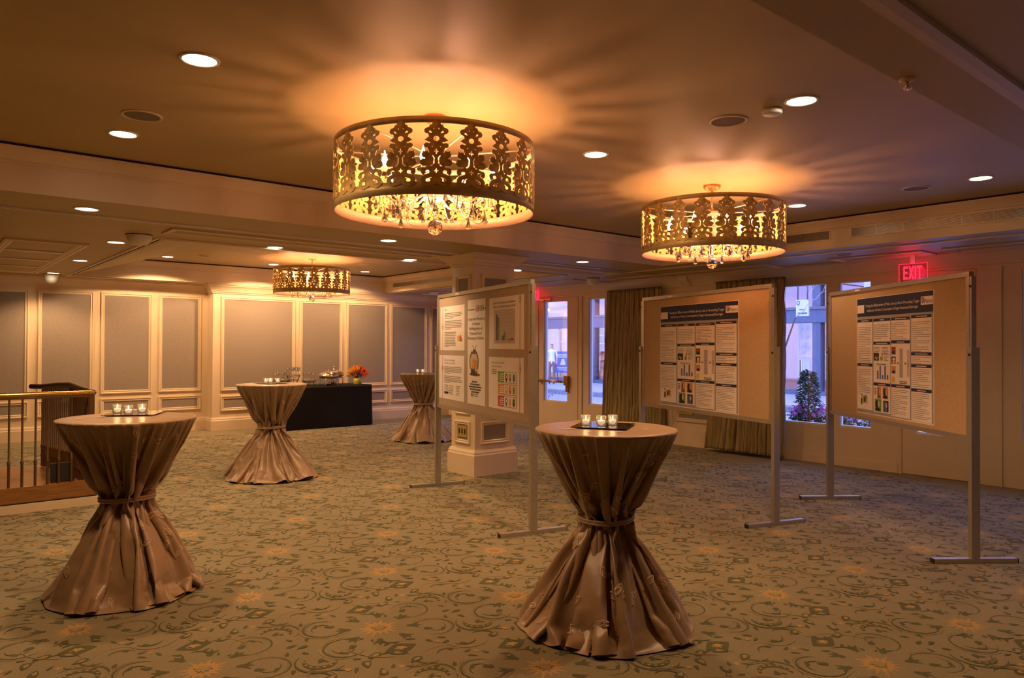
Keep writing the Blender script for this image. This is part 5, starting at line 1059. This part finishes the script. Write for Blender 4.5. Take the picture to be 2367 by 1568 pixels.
for k in range(95):
    p = Vector((rnd.uniform(-.2, .15), rnd.uniform(-.72, .97), .56 + rnd.uniform(0, .18)))
    for q in range(5): a = 2 * PI * q / 5; mb.add([p, p + Vector((.004, .026 * math.cos(a - .4), .026 * math.sin(a - .4))), p + Vector((-.006, .042 * math.cos(a), .042 * math.sin(a))), p + Vector((.004, .026 * math.cos(a + .4), .026 * math.sin(a + .4)))], [(0, 1, 2, 3)], 'petal')
tag(mb.build('flowers', pl, fix=False), kind='stuff')
tr = empty('climbing_shrub', (10.0, 5.31, G + .53), 'conical leafy shrub in the planter outside the window beside the right curtain', 'shrub')
mb = MB(); mb.tube([(0, 0, 0), (.01, .01, .4), (0, 0, .72)], .014, 'stem', 6, taper=lambda t: 1 - .6 * t)
for k in range(16): a = k * 2.4; z = .08 + k * .037; mb.tube([(0, 0, z), (.12 * math.cos(a) * (1 - z * .7), .12 * math.sin(a) * (1 - z * .7), z + .08)], .005, 'stem', 4)
mb.build('trunk', tr); mb = MB(); leafy(mb, (0, 0, .0), .20, .76, 900, 'leaf', rnd, .072, .62); mb.build('foliage', tr, fix=False)
mb = MB()
def twig(p, d, L, r, depth):
    q = p + d * L; mb.tube([p, p + d * L * .5 + Vector((0, rnd.uniform(-.04, .04), rnd.uniform(-.03, .03))), q], r, 'signwhite', 5, taper=lambda t: 1 - .4 * t)
    if depth:
        for s in (-1, 1): twig(q, (d + Vector((rnd.uniform(-.2, .2), s * rnd.uniform(.25, .6), rnd.uniform(-.1, .5)))).normalized(), L * .68, r * .6, depth - 1)
twig(Vector((11.2, 6.17, 1.98)), Vector((0, -.70, .75)).normalized(), .34, .009, 4)
mb.tube([(11.2, 6.55, G + .08), (11.2, 6.5, 1.1), (11.2, 6.17, 1.98)], .03, 'stem', 7, taper=lambda t: 1 - .6 * t)
tag(mb.build('bare_street_tree'), 'slender bare tree with pale twigs outside the window beside the right curtain', 'tree')
fp = empty('flower_pot', (9.75, 10.58, G + .08), 'pot with pink flowers outside the glazed door', 'flower pot'); mb = MB(); mb.lathe([(.0001, 0), (.10, 0), (.13, .25), (.12, .25), (.11, .22), (.0001, .22)], 'facade', n=16); mb.build('pot', fp)
mb = MB(); leafy(mb, (0, 0, .22), .13, .2, 90, 'leaf', rnd, .06); mb.build('foliage', fp, fix=False); mb = MB()
for k in range(16):
    p = Vector((rnd.uniform(-.1, .1), rnd.uniform(-.1, .1), .40 + rnd.uniform(0, .22)))
    for q in range(5): a = 2 * PI * q / 5; mb.add([p, p + Vector((.004, .022 * math.cos(a - .4), .022 * math.sin(a - .4))), p + Vector((-.006, .036 * math.cos(a), .036 * math.sin(a))), p + Vector((.004, .022 * math.cos(a + .4), .022 * math.sin(a + .4)))], [(0, 1, 2, 3)], 'petal')
mb.build('blossoms', fp, fix=False)
# passer-by on the far pavement
def person():
    e = empty('person', (19.6, 21.0, G + .15), 'person in white shirt and brown trousers standing across the street beside the easel sign', 'person', rz=-1.0)
    me = bpy.data.meshes.new('body'); J = [(0, 0, .95, .13), (0, 0, 1.15, .125), (0, -.01, 1.36, .14), (0, -.01, 1.47, .07), (0, -.02, 1.54, .052), (0, -.03, 1.63, .082), (0, -.03, 1.72, .075),
        (-.18, 0, 1.42, .055), (-.22, .02, 1.16, .043), (-.22, -.04, .92, .034), (-.22, -.06, .84, .028), (.18, 0, 1.42, .055), (.22, .02, 1.16, .043), (.22, -.04, .92, .034), (.22, -.06, .84, .028),
        (-.09, 0, .86, .085), (-.10, -.01, .48, .058), (-.10, .02, .09, .04), (-.10, -.13, .035, .035), (.09, 0, .86, .085), (.10, -.01, .48, .058), (.10, .02, .09, .04), (.10, -.13, .035, .035)]
    E_ = [(0, 1), (1, 2), (2, 3), (3, 4), (4, 5), (5, 6), (2, 7), (7, 8), (8, 9), (9, 10), (2, 11), (11, 12), (12, 13), (13, 14), (0, 15), (15, 16), (16, 17), (17, 18), (0, 19), (19, 20), (20, 21), (21, 22)]
    me.from_pydata([j[:3] for j in J], E_, []); o = bpy.data.objects.new('body', me); C.objects.link(o); o.parent = e
    o.modifiers.new('k', 'SKIN'); sv = me.skin_vertices[0].data
    for i, j in enumerate(J): sv[i].radius = (j[3], j[3] * (.75 if i in (0, 1, 2) else 1))
    sv[0].use_root = True; o.modifiers.new('s', 'SUBSURF').levels = 1; dg = bpy.context.evaluated_depsgraph_get(); m2 = bpy.data.meshes.new_from_object(o.evaluated_get(dg)); o.modifiers.clear(); o.data = m2
    m2.materials.clear()
    for m in ('skin', 'shirt', 'shorts', 'hair'): m2.materials.append(M[m])
    for p in m2.polygons:
        c = p.center; arm = abs(c.x) > .17
        p.material_index = 3 if (c.z < .08 or (c.z > 1.68) or (c.z > 1.58 and c.y > .0)) else 2 if (c.z < .95 and not arm) else 1 if (c.z < 1.48 and (c.z > 1.15 or not arm)) else 0; p.use_smooth = True
person()
for o in C.objects:
    if o.name == 'person': o.scale = (.92, .92, .92)
# remove helper data
for o in list(bpy.data.objects):
    if o.name.startswith('filigree_panel') and not o.users_collection: bpy.data.objects.remove(o)
